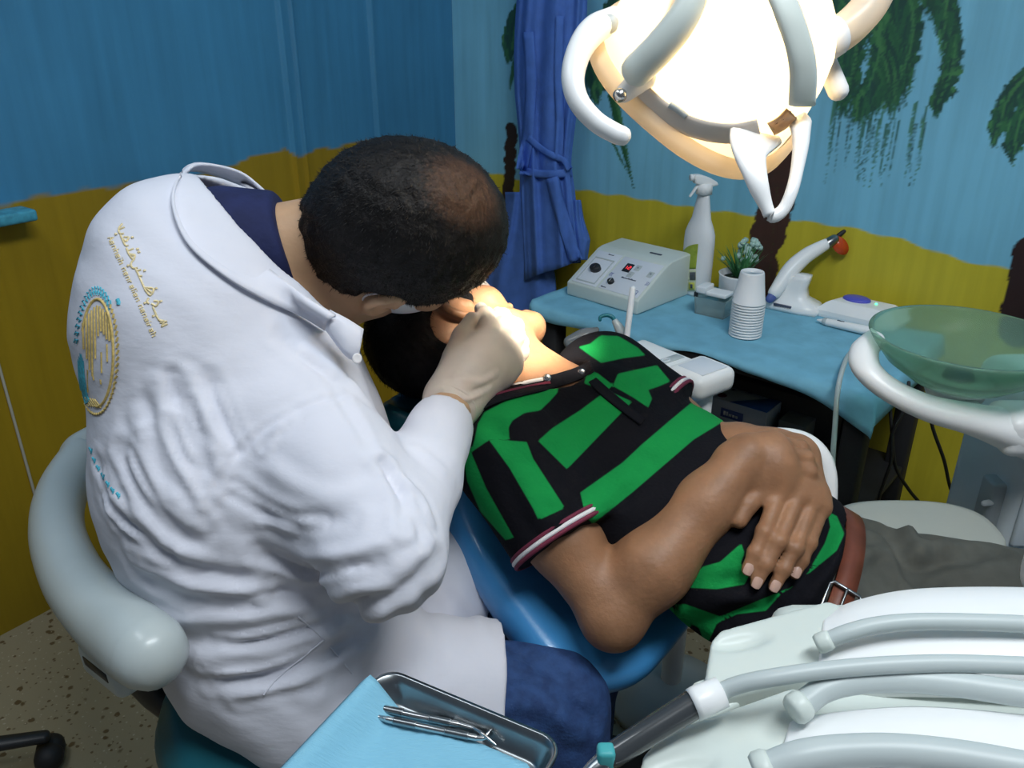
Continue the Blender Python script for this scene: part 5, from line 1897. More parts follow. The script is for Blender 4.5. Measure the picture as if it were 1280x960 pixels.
V, Fc = tube([W(1042, 300, c_t - .02), W(1050, 293, c_t - .02), W(1058, 288, c_t - .02), W(1068, 289, c_t - .02)], [3.2 * mq, 2.8 * mq, 2.5 * mq, 2.3 * mq], 12, 5); obj('light_guide', V, Fc, M['rubber'], hs)
sc1 = W(1050, 307, c_t - .022); sn1 = nrm(W(1056, 285, c_t) - W(1040, 302, c_t) + np.array((0, .02, 0)) + (CAM - sc1) * .006)
xx = nrm(W(1058, 316, c_t) - W(1042, 296, c_t)); 
V, Fc = lathe(sc1, [(.0001, 0), (13 * mq, 0), (13 * mq, .0022), (.0001, .0024)], 30, nrm(CAM - sc1 + A_R * .7), xdir=xx, sx=1, sy=.66); obj('shield', V, Fc, M['orange_shield'], hs, label='orange eye shield')

# ---- apex locator / motor unit with its handpiece
ab = Z(1072, 398, TT); at_ = (ab - CAM) @ A_F; ma = at_ / FPX
al_ = thing('endodontic_motor', ab, 'white motor unit with violet oval button, partly behind the glass bowl', 'dental device')
ux_ = nrm(ex * .98 + ey * .05); uy_ = np.cross(UP, ux_)
pr = [(-.085, -.045), (.10, -.045), (.10, .05), (-.06, .05)]
V, Fc = loft([[ab + ux_ * a * q + uy_ * b * q + UP * z for a, b in pr] for z, q in ((0, .97), (.006, 1), (.016, 1), (.034, .78), (.040, .66), (.041, .5))])
hsg = obj('housing', V, Fc, M['white_plastic'], al_, smooth=False)
p = ab + UP * .0395 - ux_ * .012 + uy_ * .008
V, Fc = lathe(p, [(.0001, 0), (.032, 0), (.031, .005), (.026, .0075), (.0001, .0085)], 32, xdir=ux_, sx=1, sy=.75); obj('oval_button', V, Fc, M['violet'], al_, label='violet oval button')
p = ab + UP * .042 + ux_ * .034 + uy_ * .004
V, Fc = lathe(p, [(.0001, 0), (.0030, 0), (.0024, .002), (.0001, .0026)], 12); obj('indicator_light', V, Fc, M['green_led'], al_)
hp0 = Z(1022, 400, TT + .008); hp1 = Z(1088, 414, TT + .011)
hpc = thing('motor_handpiece', (hp0 + hp1) / 2 - UP * .011, 'slim white handpiece lying on the blue paper before the motor unit', 'handpiece')
mm = lambda u: hp0 * (1 - u) + hp1 * u
V, Fc = tube([mm(0), mm(.06), mm(.14)], [.0022, .0045, .0070], 14); obj('tip', V, Fc, M['white_plastic'], hpc)
V, Fc = tube([mm(.14), mm(.18)], .0085, 14); obj('ring', V, Fc, M['grey_plastic'], hpc)
V, Fc = tube([mm(.18), mm(.6), mm(1.0)], [.0085, .0095, .0105], 16); obj('handle', V, Fc, M['white_plastic'], hpc)
V, Fc = print_marks(.018, .0045, mm(.45) + UP * .0098 - nrm(np.cross(UP, mm(1) - mm(0))) * .001, mm(1) - mm(0), np.cross(UP, mm(1) - mm(0))); obj('lettering', V, Fc, M['ink'], hpc)
V, Fc = tube([mm(1.0), Z(1080, 424, TT + .010), Z(1062, 442, TT + .012), W(1053, 462, 1.60), W(1047, 490, 1.53), W(1044, 530, 1.52), W(1041, 575, 1.51), W(1040, 640, 1.50)], .0048, 12, 6)
obj('cord', V, Fc, M['hose'], hpc, label='grey cord hanging over the table edge')

# ---- under the table: glove box and papers
gb_ = Z(918, 538, .2715)
gx = nrm(TD * .98 + TN * .02); gy = np.cross(UP, gx)
gc = gb_ + gy * .06
gbx = thing('glove_box', gc, 'white and blue cardboard glove box on the shelf under the table', 'box')
V, Fc = box(gc + UP * .036, gx * .078, gy * .058, UP * .036, .0015, 1); cbx = obj('carton', V, Fc, mat('carton_white', (.55, .60, .68), .6, var=.03), gbx)
tp = gc + UP * .0725
V, Fc = prism([tp + gx * a + gy * b for a, b in ((-.022, -.058), (.076, -.058), (.076, .045), (.045, .02))], UP * .0008); obj('blue_panel', V, Fc, M['print_blue'], gbx, label='blue printed corner of the lid')
V, Fc = lathe(tp + gx * -.055 - gy * .035, [(.0001, 0), (.012, 0), (.012, .0008), (.0001, .0009)], 20); obj('seal', V, Fc, M['maroon'], gbx, label='dark red oval print')
mb = MB()
for u, v, w in ((-.045, .035, .020), (-.048, .015, .006), (-.005, .025, .010), (.012, .04, .012)):
    mb.add(*box(tp + gx * u + gy * v + UP * .0005, gx * w / 2, gy * .004, UP * .0004))
mb.obj('print', M['ink'], gbx)
fp = gc - gy * .0605 + UP * .040
V, Fc = box(fp + gx * -.012, gx * .030, gy * .0006, UP * .012, .0003, 1); pln = obj('name_panel', V, Fc, M['blue_ink'], gbx)
V, Fc = print_marks(.044, .011, fp + gx * -.012 - gy * .0012, gx, UP); obj('lettering', V, Fc, M['foam_cup'], pln)
pb = gc + gx * .135 + gy * .02
V, Fc = box(pb + UP * .028, gx * .034, gy * .06, UP * .028, .001, 1); pk = tag(obj('carton', V, Fc, mat('carton_grey', (.20, .21, .20), .7), loc=pb), 'grey carton beside the glove box on the shelf under the table', 'box')
pb2 = gc - gx * .0 + gy * .10
V, Fc = box(tpt(TL * .60, .385, .3205), TD * .15, TN * .020, UP * .05, .001, 1); tag(obj('cardboard_box', V, Fc, mat('carton_dark', (.06, .055, .05), .8), loc=tpt(TL * .60, .385, .27)), 'long dark box at the back of the shelf behind the glove box', 'box')

# ================================================================== WALL GOWN
gw = thing('hanging_gown', KC + RD * .30 - LD * .09 + UP * .45, 'blue fabric gown hanging folded on the painted wall by the corner', 'gown')


def wpt(px, py, off):
    """point on the right wall seen there, brought forward by off"""
    P = plane_pt(px, py, KC - LD * off, LD)
    return P


def drape(cx, w, off, y0, y1, n_f, seed, th=.035, bottom=None):
    rr = np.random.default_rng(seed)
    ph = rr.uniform(0, 6.28, 4)
    rings = []
    ys = np.linspace(y0, y1, 46)
    for k, y in enumerate(ys):
        u = k / 45
        c, hw = np.interp(y, *zip(*cx)), np.interp(y, *zip(*w))
        ring = []
        for a in np.linspace(0, 2 * math.pi, 120, endpoint=False):
            ca, sa = math.cos(a), math.sin(a)
            f = 1 + .16 * math.sin(n_f * a + ph[0] + .8 * math.sin(u * 5)) + .08 * math.sin((n_f * 2 - 1) * a + ph[1] + u * 3)
            yy = y
            if bottom and k == 45: yy = y + bottom * ca
            P = wpt(c + hw * math.copysign(abs(ca) ** .8, ca) * (.95 + .06 * math.sin(u * 9 + ph[2])), yy, off - th * sa * f * (1.0 if sa < 0 else .35))
            ring.append(P)
        rings.append(ring)
    return loft(rings)


V, Fc = drape([(-60, 690), (0, 690), (120, 684), (205, 682), (330, 690)], [(-60, 46), (0, 46), (120, 42), (200, 36), (240, 38), (330, 36)], .060, -60, 338, 9, 2, .05, bottom=-14)
body_ = obj('gown_body', V, Fc, M['gown'], gw)
V, Fc = drape([(250, 655), (390, 648)], [(250, 24), (320, 40), (390, 50)], .045, 240, 420, 7, 6, .035)
obj('gown_panel', V, Fc, M['gown'], gw)
V, Fc = drape([(250, 716), (330, 722)], [(250, 10), (300, 18), (330, 14)], .05, 250, 325, 5, 8, .03)
obj('gown_fold', V, Fc, M['gown'], gw)
gbv = bvh_of(*(lambda o: (np.array([np.array(v.co) + _rootloc(o) for v in o.data.vertices]), [tuple(p.vertices) for p in o.data.polygons]))(body_))


def cloth_band(pts, wpx, lift=.006, th=.003):
    q = cat_rom(np.array(pts, float), 6); R = []
    T_ = np.gradient(q, axis=0)
    for (x, y), t in zip(q, T_):
        t = t / max(np.hypot(*t), 1e-6); n2 = np.array((-t[1], t[0]))
        row = []
        for s in np.linspace(-1, 1, 5):
            P0, nn = on(gbv, x + n2[0] * wpx * s, y + n2[1] * wpx * s, 0, 2.25)
            if (P0 - CAM) @ A_F > 2.6: P0 = W(x + n2[0] * wpx * s, y + n2[1] * wpx * s, 2.2)
            row.append(P0 + nrm(CAM - P0) * (lift + .003 * (1 - s * s)))
        R.append(row)
    R = np.array(R)
    for _ in range(2): R[1:-1] = (R[:-2] + R[1:-1] * 2 + R[2:]) / 4
    return sheet(R, th)


V, Fc = cloth_band([(650, 213), (680, 218), (714, 216)], 5); obj('sash', V, Fc, M['gown'], gw)
V, Fc = cloth_band([(660, 172), (682, 190), (704, 200), (712, 212)], 4, .010); obj('tie', V, Fc, M['gown'], gw)
V, Fc = cloth_band([(690, 222), (700, 262), (712, 300), (720, 326)], 8, .008); obj('tie', V, Fc, M['gown'], gw)
V, Fc = cloth_band([(660, 40), (664, 100), (660, 168), (652, 212)], 7, .006); obj('lapel', V, Fc, M['gown'], gw)
V, Fc = cloth_band([(700, 20), (698, 90), (700, 150), (698, 200)], 5, .006); obj('lapel', V, Fc, M['gown'], gw)
pk_ = wpt(690, -58, .06)
V, Fc = tube([pk_ + LD * .06, pk_ - LD * .01, pk_ - LD * .03 + UP * .03], .008, 10, 4); obj('wall_hook', V, Fc, M['steel'], gw)

# left-edge rail on the left wall
sr = s_left(38, 266); pr_ = KC + LD * sr
zr = plane_pt(38, 266, KC + RD * .03, RD)
ra_, rb2 = zr, zr - LD * .45
V, Fc = box((ra_ + rb2) / 2, LD * .225, RD * .030, UP * .011, .005)
wr_ = thing('wall_shelf', ra_ - UP * .01, 'narrow turquoise shelf board on the left wall at the edge of view', 'shelf')
obj('board', V, Fc, mat('turquoise_paint', (.06, .30, .42), .5, var=.25, vscale=60), wr_)
V, Fc = box((ra_ * .5 + rb2 * .5) - UP * .03 - RD * .012, LD * .02, RD * .012, UP * .03, .003); obj('bracket', V, Fc, M['grey_plastic'], wr_)
# thin vertical strip on the left wall
a_, b_ = plane_pt(0, 462, KC + RD * .003, RD), plane_pt(55, 760, KC + RD * .003, RD)
V, Fc = tube([np.array((*a_[:2], .86)), np.array((*a_[:2], .02))], .003, 8)
tag(obj('trim_1', V, Fc, mat('strip_grey', (.45, .43, .36), .5), loc=np.array((*a_[:2], .02))), kind='structure')

# ================================================================== ASSISTANT CONSOLE BEHIND THE PATIENT'S SHOULDER
ct_ = 1.42
ca, cb2 = W(800, 428, 1.45), W(872, 470, 1.36)
zt = .5 * (ca[2] + cb2[2])
ca[2] = cb2[2] = zt
ux1 = nrm(cb2 - ca); uy1 = np.cross(UP, ux1)
cm = (ca + cb2) / 2
ac = thing('assistant_console', np.array((*cb2[:2], 0)), "white assistant console on a post behind the patient's shoulder", 'dental console')
L1 = np.linalg.norm(cb2 - ca)
V, Fc = box(cm - UP * .016 - ux1 * .01, ux1 * (L1 / 2 + .02), uy1 * .040, UP * .016, .012, 4); hz1 = obj('housing', V, Fc, M['white_plastic'], ac)
V, Fc = box(cb2 - UP * .010 + ux1 * .005, ux1 * .040, uy1 * .047, UP * .022, .016, 4); obj('end_block', V, Fc, M['white_plastic'], ac)
V, Fc = box(cb2 + UP * .0115 + ux1 * .008, ux1 * .026, uy1 * .030, UP * .0015, .0012, 2); obj('finger_pad', V, Fc, M['panel_white'], ac)
lbp = W(841, 450, 1.39); lbp[2] = zt + .0006
V, Fc = box(cb2 - ux1 * .062 + UP * .0005, ux1 * .009, uy1 * .026, UP * .0008, .0004, 1); lbx = obj('label_plate', V, Fc, M['grey_plastic'], ac, label='grey label plate')
c_ = cb2 - ux1 * .062 + UP * .0018 - uy1 * .010
mb = MB(); mb.add(*tube([c_ + uy1 * .008 * math.cos(a) + ux1 * .005 * math.sin(a) for a in np.linspace(0, 2 * math.pi, 20, endpoint=False)], .0012, 6, closed=True))
mb.obj('oval_mark', M['panel_white'], lbx)
V, Fc = tube([cb2 + ux1 * .01 - UP * .02, np.array((*(cb2 + ux1 * .01)[:2], .06))], .020, 18); obj('post', V, Fc, M['white_plastic'], ac)
V, Fc = lathe(np.array((*(cb2 + ux1 * .01)[:2], 0)), [(.0001, 0), (.12, 0), (.12, .02), (.03, .06), (.0001, .06)], 30); obj('foot', V, Fc, M['grey_plastic'], ac)
hl = W(715, 440, 1.50); hl[2] = zt - .03
V, Fc = tube([ca - UP * .016, ca * .5 + hl * .5 - UP * .016, hl], [(.012, .03)] * 3, 12, 4, up=UP); obj('holder_rail', V, Fc, M['dark_plastic'], ac)
# what hangs in it
b0 = W(782, 432, 1.452); t0_ = W(791, 361, 1.44)
V, Fc = tube([b0, t0_], .0055, 16); V2 = V
sj = tag(obj('suction_tip', V, Fc, M['foam_cup'], loc=b0), 'straight white plastic tube standing upright in the assistant console', 'suction tip')
q0 = W(786, 430, 1.47)
sh_ = thing('suction_handpiece', q0, 'small handpiece with hooked teal tip in the assistant console', 'handpiece')
V, Fc = tube([W(784, 432, 1.47), W(775, 412, 1.475), W(769, 402, 1.475)], [.011, .009, .006], 14, 4); obj('handle', V, Fc, M['grey_plastic'], sh_)
V, Fc = tube([W(769, 403, 1.475), W(766, 397, 1.475), W(759, 394, 1.475), W(751, 396, 1.475), W(750, 400, 1.475)], [.0042, .0040, .0036, .0032, .003], 12, 5); obj('tip', V, Fc, mat('teal_plastic', (.01, .16, .20), .35), sh_, label='hooked teal tip')
sy_ = thing('water_syringe', W(722, 440, 1.50), 'grey translucent syringe nozzle behind the shirt collar', 'syringe')
V, Fc = tube([W(722, 444, 1.50), W(727, 428, 1.50)], [.012, .010], 14); obj('handle', V, Fc, M['dark_plastic'], sy_)
V, Fc = tube([W(746, 412, 1.50), W(732, 420, 1.50), W(712, 428, 1.50)], [.005, .015, .012], 16, 5); obj('nozzle', V, Fc, mat('smoke_plastic', (.35, .37, .38), .2, trans=.5), sy_)

# ================================================================== CUSPIDOR
cz = .80
bwc = Z(1210, 421, cz)
cu = thing('cuspidor', W(1285, 640, 1.40) * np.array((1, 1, 0)), 'dental cuspidor with frosted green glass bowl on a white arm', 'cuspidor')
R_ = .5 * np.linalg.norm(Z(1332, 421, cz) - Z(1089, 412, cz)) * .99
prof = [(.0001, -.078), (R_ * .30, -.077), (R_ * .52, -.068), (R_ * .78, -.042), (R_ * .94, -.014), (R_, .0), (R_ - .001, .003), (R_ - .006, .003), (R_ - .008, -.002), (R_ * .90, -.017), (R_ * .75, -.038), (R_ * .50, -.060), (R_ * .28, -.068), (.0001, -.069)]
V, Fc = lathe(bwc, prof, 72)
glass = mat('frosted_glass', (.38, .60, .48), .20, trans=.78, ior=1.08, spec=.7, var=.06, vscale=5)
bowl = obj('bowl', V, Fc, glass, cu, label='frosted green glass bowl')
V, Fc = lathe(bwc, [(.0001, -.0665), (.020, -.0665), (.024, -.064), (.020, -.062), (.012, -.0635), (.0001, -.0645)], 24); obj('drain', V, Fc, M['dark_steel'], cu)
at0 = 1.22
pts = [(1092, 424, 1.30, .014), (1080, 440, 1.27, .017), (1084, 462, 1.25, .018), (1112, 487, 1.235, .018), (1160, 510, 1.22, .020), (1215, 524, 1.21, .024), (1262, 538, 1.22, .032), (1310, 556, 1.24, .036)]
V, Fc = tube([W(x, y, t) for x, y, t, r in pts], [(r * .95, r * 1.25) for *_, r in pts], 20, 6, up=UP)
obj('bowl_arm', V, Fc, M['white_plastic'], cu)
V, Fc = box(W(1290, 535, 1.22), A_R * .055, np.array((0, .04, 0)), UP * .032, .016, 4); obj('arm_block', V, Fc, M['white_plastic'], cu)
V, Fc = lathe(bwc, [(.0001, -.110), (.035, -.110), (.045, -.085), (.060, -.074), (.0001, -.074)], 28); obj('bowl_seat', V, Fc, M['white_plastic'], cu)
V, Fc = tube([bwc - UP * .10, W(1222, 522, 1.21)], .018, 14); obj('drain_pipe', V, Fc, M['grey_plastic'], cu)
cc_ = W(1292, 640, 1.42)
V, Fc = box(np.array((cc_[0], cc_[1], .36)), A_R * .105, np.array((0, .10, 0)), UP * .36, .03, 4); col_ = obj('column', V, Fc, mat('column_plastic', (.70, .78, .82), .35), cu)
V, Fc = box(cc_ + np.array((-.02, -.098, .055)), A_R * .075, np.array((0, .006, 0)), UP * .055, .006); obj('access_panel', V, Fc, mat('panel_grey', (.66, .74, .78), .35), cu)
V, Fc = box(cc_ + np.array((-.02, -.098, -.075)), A_R * .075, np.array((0, .006, 0)), UP * .065, .006); obj('access_panel', V, Fc, mat('panel_grey', (.66, .74, .78), .35), cu)
V, Fc = box(cc_ + np.array((-.113, -.05, .055)), A_R * .012, np.array((0, .02, 0)), UP * .04, .006); obj('side_holder', V, Fc, M['grey_plastic'], cu)
V, Fc = tube([cc_ + np.array((-.105, -.06, .06)), cc_ + np.array((-.135, -.07, .062))], .005, 10); obj('lever', V, Fc, M['white_plastic'], cu)
V, Fc = tube([W(1310, 552, 1.24), np.array((cc_[0], cc_[1], .70))], [.034, .04], 18); obj('neck', V, Fc, M['white_plastic'], cu)

# loose cables below the bowl, from the table down to the floor
for pts, lab_ in (([(1136, 478, 1.62), (1134, 505, 1.62), (1116, 540, 1.64), (1114, 575, 1.66), (1106, 600, 1.68), (1098, 625, 1.72)], 'black cable hanging nearest the table leg under the glass bowl'),
                  ([(1112, 500, 1.66), (1116, 555, 1.66), (1120, 585, 1.68), (1136, 612, 1.72), (1152, 632, 1.76)], 'black cable curling right near the table leg under the glass bowl'),
                  ([(1160, 500, 1.60), (1166, 535, 1.64), (1180, 575, 1.68), (1188, 610, 1.72), (1200, 636, 1.78)], 'black cable hanging nearest the white cuspidor column')):
    P = [W(*q) for q in pts]
    P.append(np.array((P[-1][0] + .02, P[-1][1] + .03, .25))); P.append(np.array((P[-1][0] + .01, P[-1][1] + .02, .004))); P.append(P[-1] + np.array((.10, -.03, 0)))
    V, Fc = tube(P, .0035, 10, 6)
    tag(obj('power_cable', V, Fc, M['rubber'], loc=P[-1]), lab_, 'cable', 'cables hanging under the bowl')

# ================================================================== DELIVERY UNIT (over the patient's legs)
du = thing('delivery_unit', (.98, .86, 0), 'white delivery unit with grey hoses over its arched arms, at the lower right', 'delivery unit')


def arm_shell(top, bot, xs_end=1360):
    """arched arm: top / bot = traced edges (px, py, z)"""
    tq = cat_rom(np.array(top, float), 6); bq = cat_rom(np.array(bot, float), 6)
    n = 46
    ti = np.linspace(0, 1, n)
    ut = np.linspace(0, 1, len(tq)); ub = np.linspace(0, 1, len(bq))
    rings = []
    for u in ti:
        a = Z(*[np.interp(u, ut, tq[:, k]) for k in range(3)]); b = Z(*[np.interp(u, ub, bq[:, k]) for k in range(3)])
        d = b - a; w = np.linalg.norm(d); d = d / w
        ring = []
        for s, h in ((0, -.030), (0.0, -.012), (.03, -.004), (.10, .001), (.30, .004), (.5, .005), (.7, .004), (.90, .001), (.97, -.004), (1.0, -.012), (1.0, -.030), (.5, -.034)):
            ring.append(a + d * w * s + UP * h)
        rings.append(ring)
    return loft(rings)


V, Fc = arm_shell([(1030, 762, .800), (1075, 742, .810), (1150, 728, .820), (1280, 726, .826), (1380, 734, .824)],
                  [(1022, 838, .800), (1070, 834, .810), (1150, 832, .818), (1280, 836, .822), (1400, 846, .820)])
obj('arm', V, Fc, M['white_plastic'], du)
V, Fc = arm_shell([(990, 892, .800), (1040, 882, .810), (1150, 874, .820), (1280, 884, .826), (1400, 900, .824)],
                  [(960, 1010, .800), (1020, 1005, .812), (1150, 1005, .818), (1280, 1015, .822), (1420, 1030, .820)])
obj('arm', V, Fc, M['white_plastic'], du)
V, Fc = arm_shell([(960, 1030, .795), (1040, 1022, .805), (1150, 1020, .815), (1280, 1030, .820), (1400, 1045, .818)],
                  [(940, 1120, .795), (1020, 1120, .805), (1150, 1120, .812), (1280, 1130, .816), (1420, 1140, .814)])
obj('arm', V, Fc, M['white_plastic'], du)


def end_cap(poly, ztop, depth, dish, tilt=None):
    P = np.array([Z(x, y, z) for x, y, z in poly])
    c = P.mean(0)
    u_, s_, vt = np.linalg.svd(P - c)
    n = vt[2]; n = n if n[2] > 0 else -n
    x = nrm(vt[0]); y = np.cross(n, x)
    q = np.stack([(P - c) @ x, (P - c) @ y], 1)
    lo = P.min(0) - .05; hi = P.max(0) + .05; lo[2] = P[:, 2].min() - depth - .02; hi[2] = P[:, 2].max() + .02
    S = Solid(lo, hi, .0022)

    def f(X, Y, Zc):
        X, Y, Zc = np.broadcast_arrays(X - c[0], Y - c[1], Zc - c[2])
        a = X * x[0] + Y * x[1] + Zc * x[2]; b = X * y[0] + Y * y[1] + Zc * y[2]; h = X * n[0] + Y * n[1] + Zc * n[2]
        sd = np.full(a.shape, 1e3); ins = np.zeros(a.shape, bool)
        for p, r in zip(q, np.roll(q, -1, 0)):
            e = r - p
            t = np.clip(((a - p[0]) * e[0] + (b - p[1]) * e[1]) / (e @ e), 0, 1)
            sd = np.minimum(sd, np.hypot(a - p[0] - t * e[0], b - p[1] - t * e[1]))
            cr_ = (p[1] > b) != (r[1] > b)
            ins ^= cr_ & (a < (r[0] - p[0]) * (b - p[1]) / (r[1] - p[1] + 1e-12) + p[0])
        d2 = np.where(ins, -sd, sd) + .004
        dh = np.abs(h + depth / 2) - depth / 2 + .004
        return np.hypot(np.maximum(d2, 0), np.maximum(dh, 0)) + np.minimum(np.maximum(d2, dh), 0) - .004
    S._mix(f, lo + .02, hi - .02, .001, '+')
    for (px_, py_, rx, ry) in dish:
        pc_ = plane_pt(px_, py_, c, n)
        a1 = nrm(plane_pt(px_ + 10, py_ - 2, c, n) - pc_); a2 = np.cross(n, a1)
        S.ell(pc_ + n * .006, (rx, ry, .012), (a1, a2, n), .003, '-')
    return S.mesh(2)


V, Fc = end_cap([(888, 800, .790), (900, 786, .792), (1034, 748, .806), (1057, 757, .806), (1040, 822, .802), (1028, 838, .800), (890, 872, .788), (878, 858, .788)], .8, .030, [(925, 802, .030, .010)])
obj('end_cap', V, Fc, M['cream_plastic'], du, label='cream holder cap')
V, Fc = end_cap([(852, 868, .778), (868, 850, .780), (905, 838, .784), (930, 850, .784), (925, 880, .780), (862, 905, .776)], .8, .022, [])
obj('end_cap', V, Fc, M['cream_plastic'], du, label='small cream holder lip')
V, Fc = end_cap([(803, 942, .782), (826, 912, .786), (990, 856, .804), (1014, 866, .804), (1000, 905, .802), (960, 990, .798), (940, 1010, .795), (790, 1000, .778)], .8, .030, [(850, 962, .030, .010)])
obj('end_cap', V, Fc, M['cream_plastic'], du, label='cream holder cap')
for pts, r, lab_ in (([(1036, 800, .818), (1062, 790, .826), (1100, 781, .832), (1160, 777, .836), (1280, 780, .838), (1390, 788, .836)], .0063, None),
                     ([(1004, 880, .822), (1030, 862, .828), (1070, 852, .832), (1130, 850, .834), (1200, 856, .836), (1280, 868, .838), (1390, 885, .836)], .0086, None),
                     ([(962, 960, .818), (1000, 946, .826), (1050, 939, .830), (1120, 938, .834), (1200, 946, .836), (1280, 960, .838), (1390, 980, .836)], .0100, None)):
    P = [Z(*q) for q in pts]; P.append(P[-1] + nrm(P[-1] - P[-2]) * .05 - UP * .012)
    V, Fc = tube(P, r, 18, 6)
    h_ = obj('hose', V, Fc, M['hose'], du)
    a, b = Z(*pts[0]), Z(*pts[1])
    V, Fc = lathe(a - nrm(b - a) * .010, [(.0001, 0), (r * 1.0, 0), (r * 1.22, .003), (r * 1.22, .009), (r * 1.05, .012), (.0001, .012)], 20, b - a); obj('ferrule', V, Fc, M['cream_plastic'], h_)
V, Fc = box((.50, .45, .755), (.28, 0, 0), (0, .13, 0), (0, 0, .030), .02); obj('tray_body', V, Fc, M['cream_plastic'], du)
V, Fc = box((.555, .465, .795), (.085, 0, 0), (0, .185, 0), (0, 0, .052), .03, 5); obj('rear_housing', V, Fc, M['white_plastic'], du)
V, Fc = tube([(.62, .52, .735), (.98, .86, .735)], .030, 18); obj('support_arm', V, Fc, M['white_plastic'], du)
V, Fc = tube([(.98, .86, .735), (.98, .86, .05)], .035, 20); obj('support_column', V, Fc, M['white_plastic'], du)
V, Fc = lathe((.98, .86, 0), [(.0001, 0), (.14, 0), (.14, .02), (.05, .05), (.0001, .05)], 30); obj('foot', V, Fc, M['grey_plastic'], du)
V, Fc = tube([(.36, .335, .752), (-.06, .335, .752)], [(.006, .02), (.006, .02)], 12, up=UP); obj('tray_holder', V, Fc, M['steel'], du)
V, Fc = box((-.06, .38, .757), (.05, 0, 0), (0, .06, 0), (0, 0, .004), .003); obj('tray_holder_plate', V, Fc, M['steel'], du)

hp_ = thing('handpiece', Z(860, 884, .815), 'dark handpiece with pale collar and grey hose resting on the delivery unit', 'handpiece')
P = [Z(766, 944, .790), Z(800, 922, .798), Z(845, 894, .808), Z(874, 876, .815)]
V, Fc = tube(P, [.0085, .0090, .0096, .0098], 18, 5); obj('handle', V, Fc, mat('smoked_tube', (.045, .05, .055), .25, coat=.5), hp_, label='dark smoked handle')
V, Fc = lathe(Z(866, 881, .814), [(.0001, 0), (.0108, 0), (.0112, .004), (.0105, .022), (.0080, .0225), (.0001, .0225)], 22, Z(893, 869, .819) - Z(866, 881, .814)); obj('collar', V, Fc, M['white_plastic'], hp_)
V, Fc = tube([Z(893, 869, .819), Z(920, 857, .828), Z(960, 848, .836), Z(1030, 838, .842), Z(1120, 831, .846), Z(1220, 830, .848), Z(1390, 840, .846), Z(1390, 840, .846) + np.array((.06, -.004, -.014))], .0060, 18, 6); obj('hose', V, Fc, M['hose'], hp_)
V, Fc = box(Z(757, 948, .790), A_R * .006, np.array((0, .006, 0)), UP * .010, .003); obj('clip', V, Fc, mat('teal_clip', (.06, .38, .40), .5), hp_, label='small teal clip')
V, Fc = tube([Z(762, 946, .789), Z(742, 962, .784), Z(722, 980, .780)], [.0075, .006, .004], 14); obj('nose', V, Fc, M['dark_steel'], hp_)

# ================================================================== INSTRUMENT TRAY
zt_ = .785
Aq, Bq = Z(482, 833, zt_), Z(706, 926, zt_)
tx = nrm(Bq - Aq); ty = np.cross(tx, UP)          # ty: towards the camera
if ty @ (CAM - Aq) < 0: ty = -ty
tw, tl = np.linalg.norm(Bq - Aq), .27
tc_ = Aq + tx * tw / 2 + ty * tl / 2
tr = thing('instrument_tray', tc_ - UP * .024, 'stainless steel instrument tray at the bottom edge, lined with blue paper', 'tray')


def rrect(w, l, r, z, n=6):
    out = []
    for cx_, cy_, a0_ in ((w / 2 - r, l / 2 - r, 0), (-w / 2 + r, l / 2 - r, 90), (-w / 2 + r, -l / 2 + r, 180), (w / 2 - r, -l / 2 + r, 270)):
        for k in range(n + 1):
            a = math.radians(a0_ + 90 * k / n)
            out.append(tc_ + tx * (cx_ + r * math.cos(a)) + ty * (cy_ + r * math.sin(a)) + UP * z)
    return out


V, Fc = loft([rrect(tw - .024, tl - .024, .012, -.022), rrect(tw - .020, tl - .020, .013, -.021), rrect(tw - .010, tl - .010, .014, -.006), rrect(tw - .004, tl - .004, .015, -.001), rrect(tw, tl, .016, .0),
              rrect(tw + .001, tl + .001, .016, -.003), rrect(tw, tl, .016, -.004), rrect(tw - .003, tl - .003, .015, -.0035)][::-1] if False else
             [rrect(tw - .003, tl - .003, .015, -.0045), rrect(tw, tl, .016, -.0045), rrect(tw + .001, tl + .001, .016, -.002), rrect(tw, tl, .016, .0), rrect(tw - .005, tl - .005, .015, -.0008), rrect(tw - .010, tl - .010, .014, -.007), rrect(tw - .020, tl - .020, .013, -.019), rrect(tw - .024, tl - .024, .012, -.0205)], cap=False)
Fc = list(Fc) + [tuple(len(V) - 28 + k for k in range(28))]
V2, F2 = loft([rrect(tw - .022, tl - .022, .012, -.0225), rrect(tw - .018, tl - .018, .013, -.021), rrect(tw - .006, tl - .006, .014, -.0055)], cap=False)
F2 = list(F2) + [tuple(range(27, -1, -1))]
mb = MB().add(V, Fc).add(V2, F2); mb.obj('steel_tray', M['dark_steel'], tr)
# paper liner lying in the tray, climbing over its left rim
edge_a, edge_b = Z(470, 846, zt_ - .018), Z(668, 968, zt_ - .018)
nA = 44
bord = np.array([(((q := Z(x, y, zt_ - .018)) - Aq) @ tx, (q - Aq) @ ty) for x, y in ((466, 842), (540, 878), (610, 912), (648, 938), (668, 970), (672, 1010), (660, 1090))])
R = np.zeros((nA, 30, 3))
e_dir = nrm(edge_b - edge_a); e_perp = np.cross(e_dir, UP)
if e_perp @ (CAM - edge_a) < 0: e_perp = -e_perp
for i in range(nA):
    u = i / (nA - 1)
    yb = .016 + (tl - .03) * u                      # along ty
    # right border follows the traced diagonal
    pr2 = (u)
    xr = float(np.interp(yb, bord[:, 1], bord[:, 0]))
    for j in range(30):
        v = j / 29
        x = xr * (1 - v) + (-.012) * v
        z = -.0175 + .0012 * math.sin(u * 40) * math.sin(v * 17) + .0007 * math.sin(v * 90)
        if x < .022: z = -.0175 + min(1, (.022 - x) / .022) * .0215
        if x < -.002: z = .004 - (-.002 - x) * 1.2
        R[i, j] = Aq + tx * x + ty * yb + UP * z
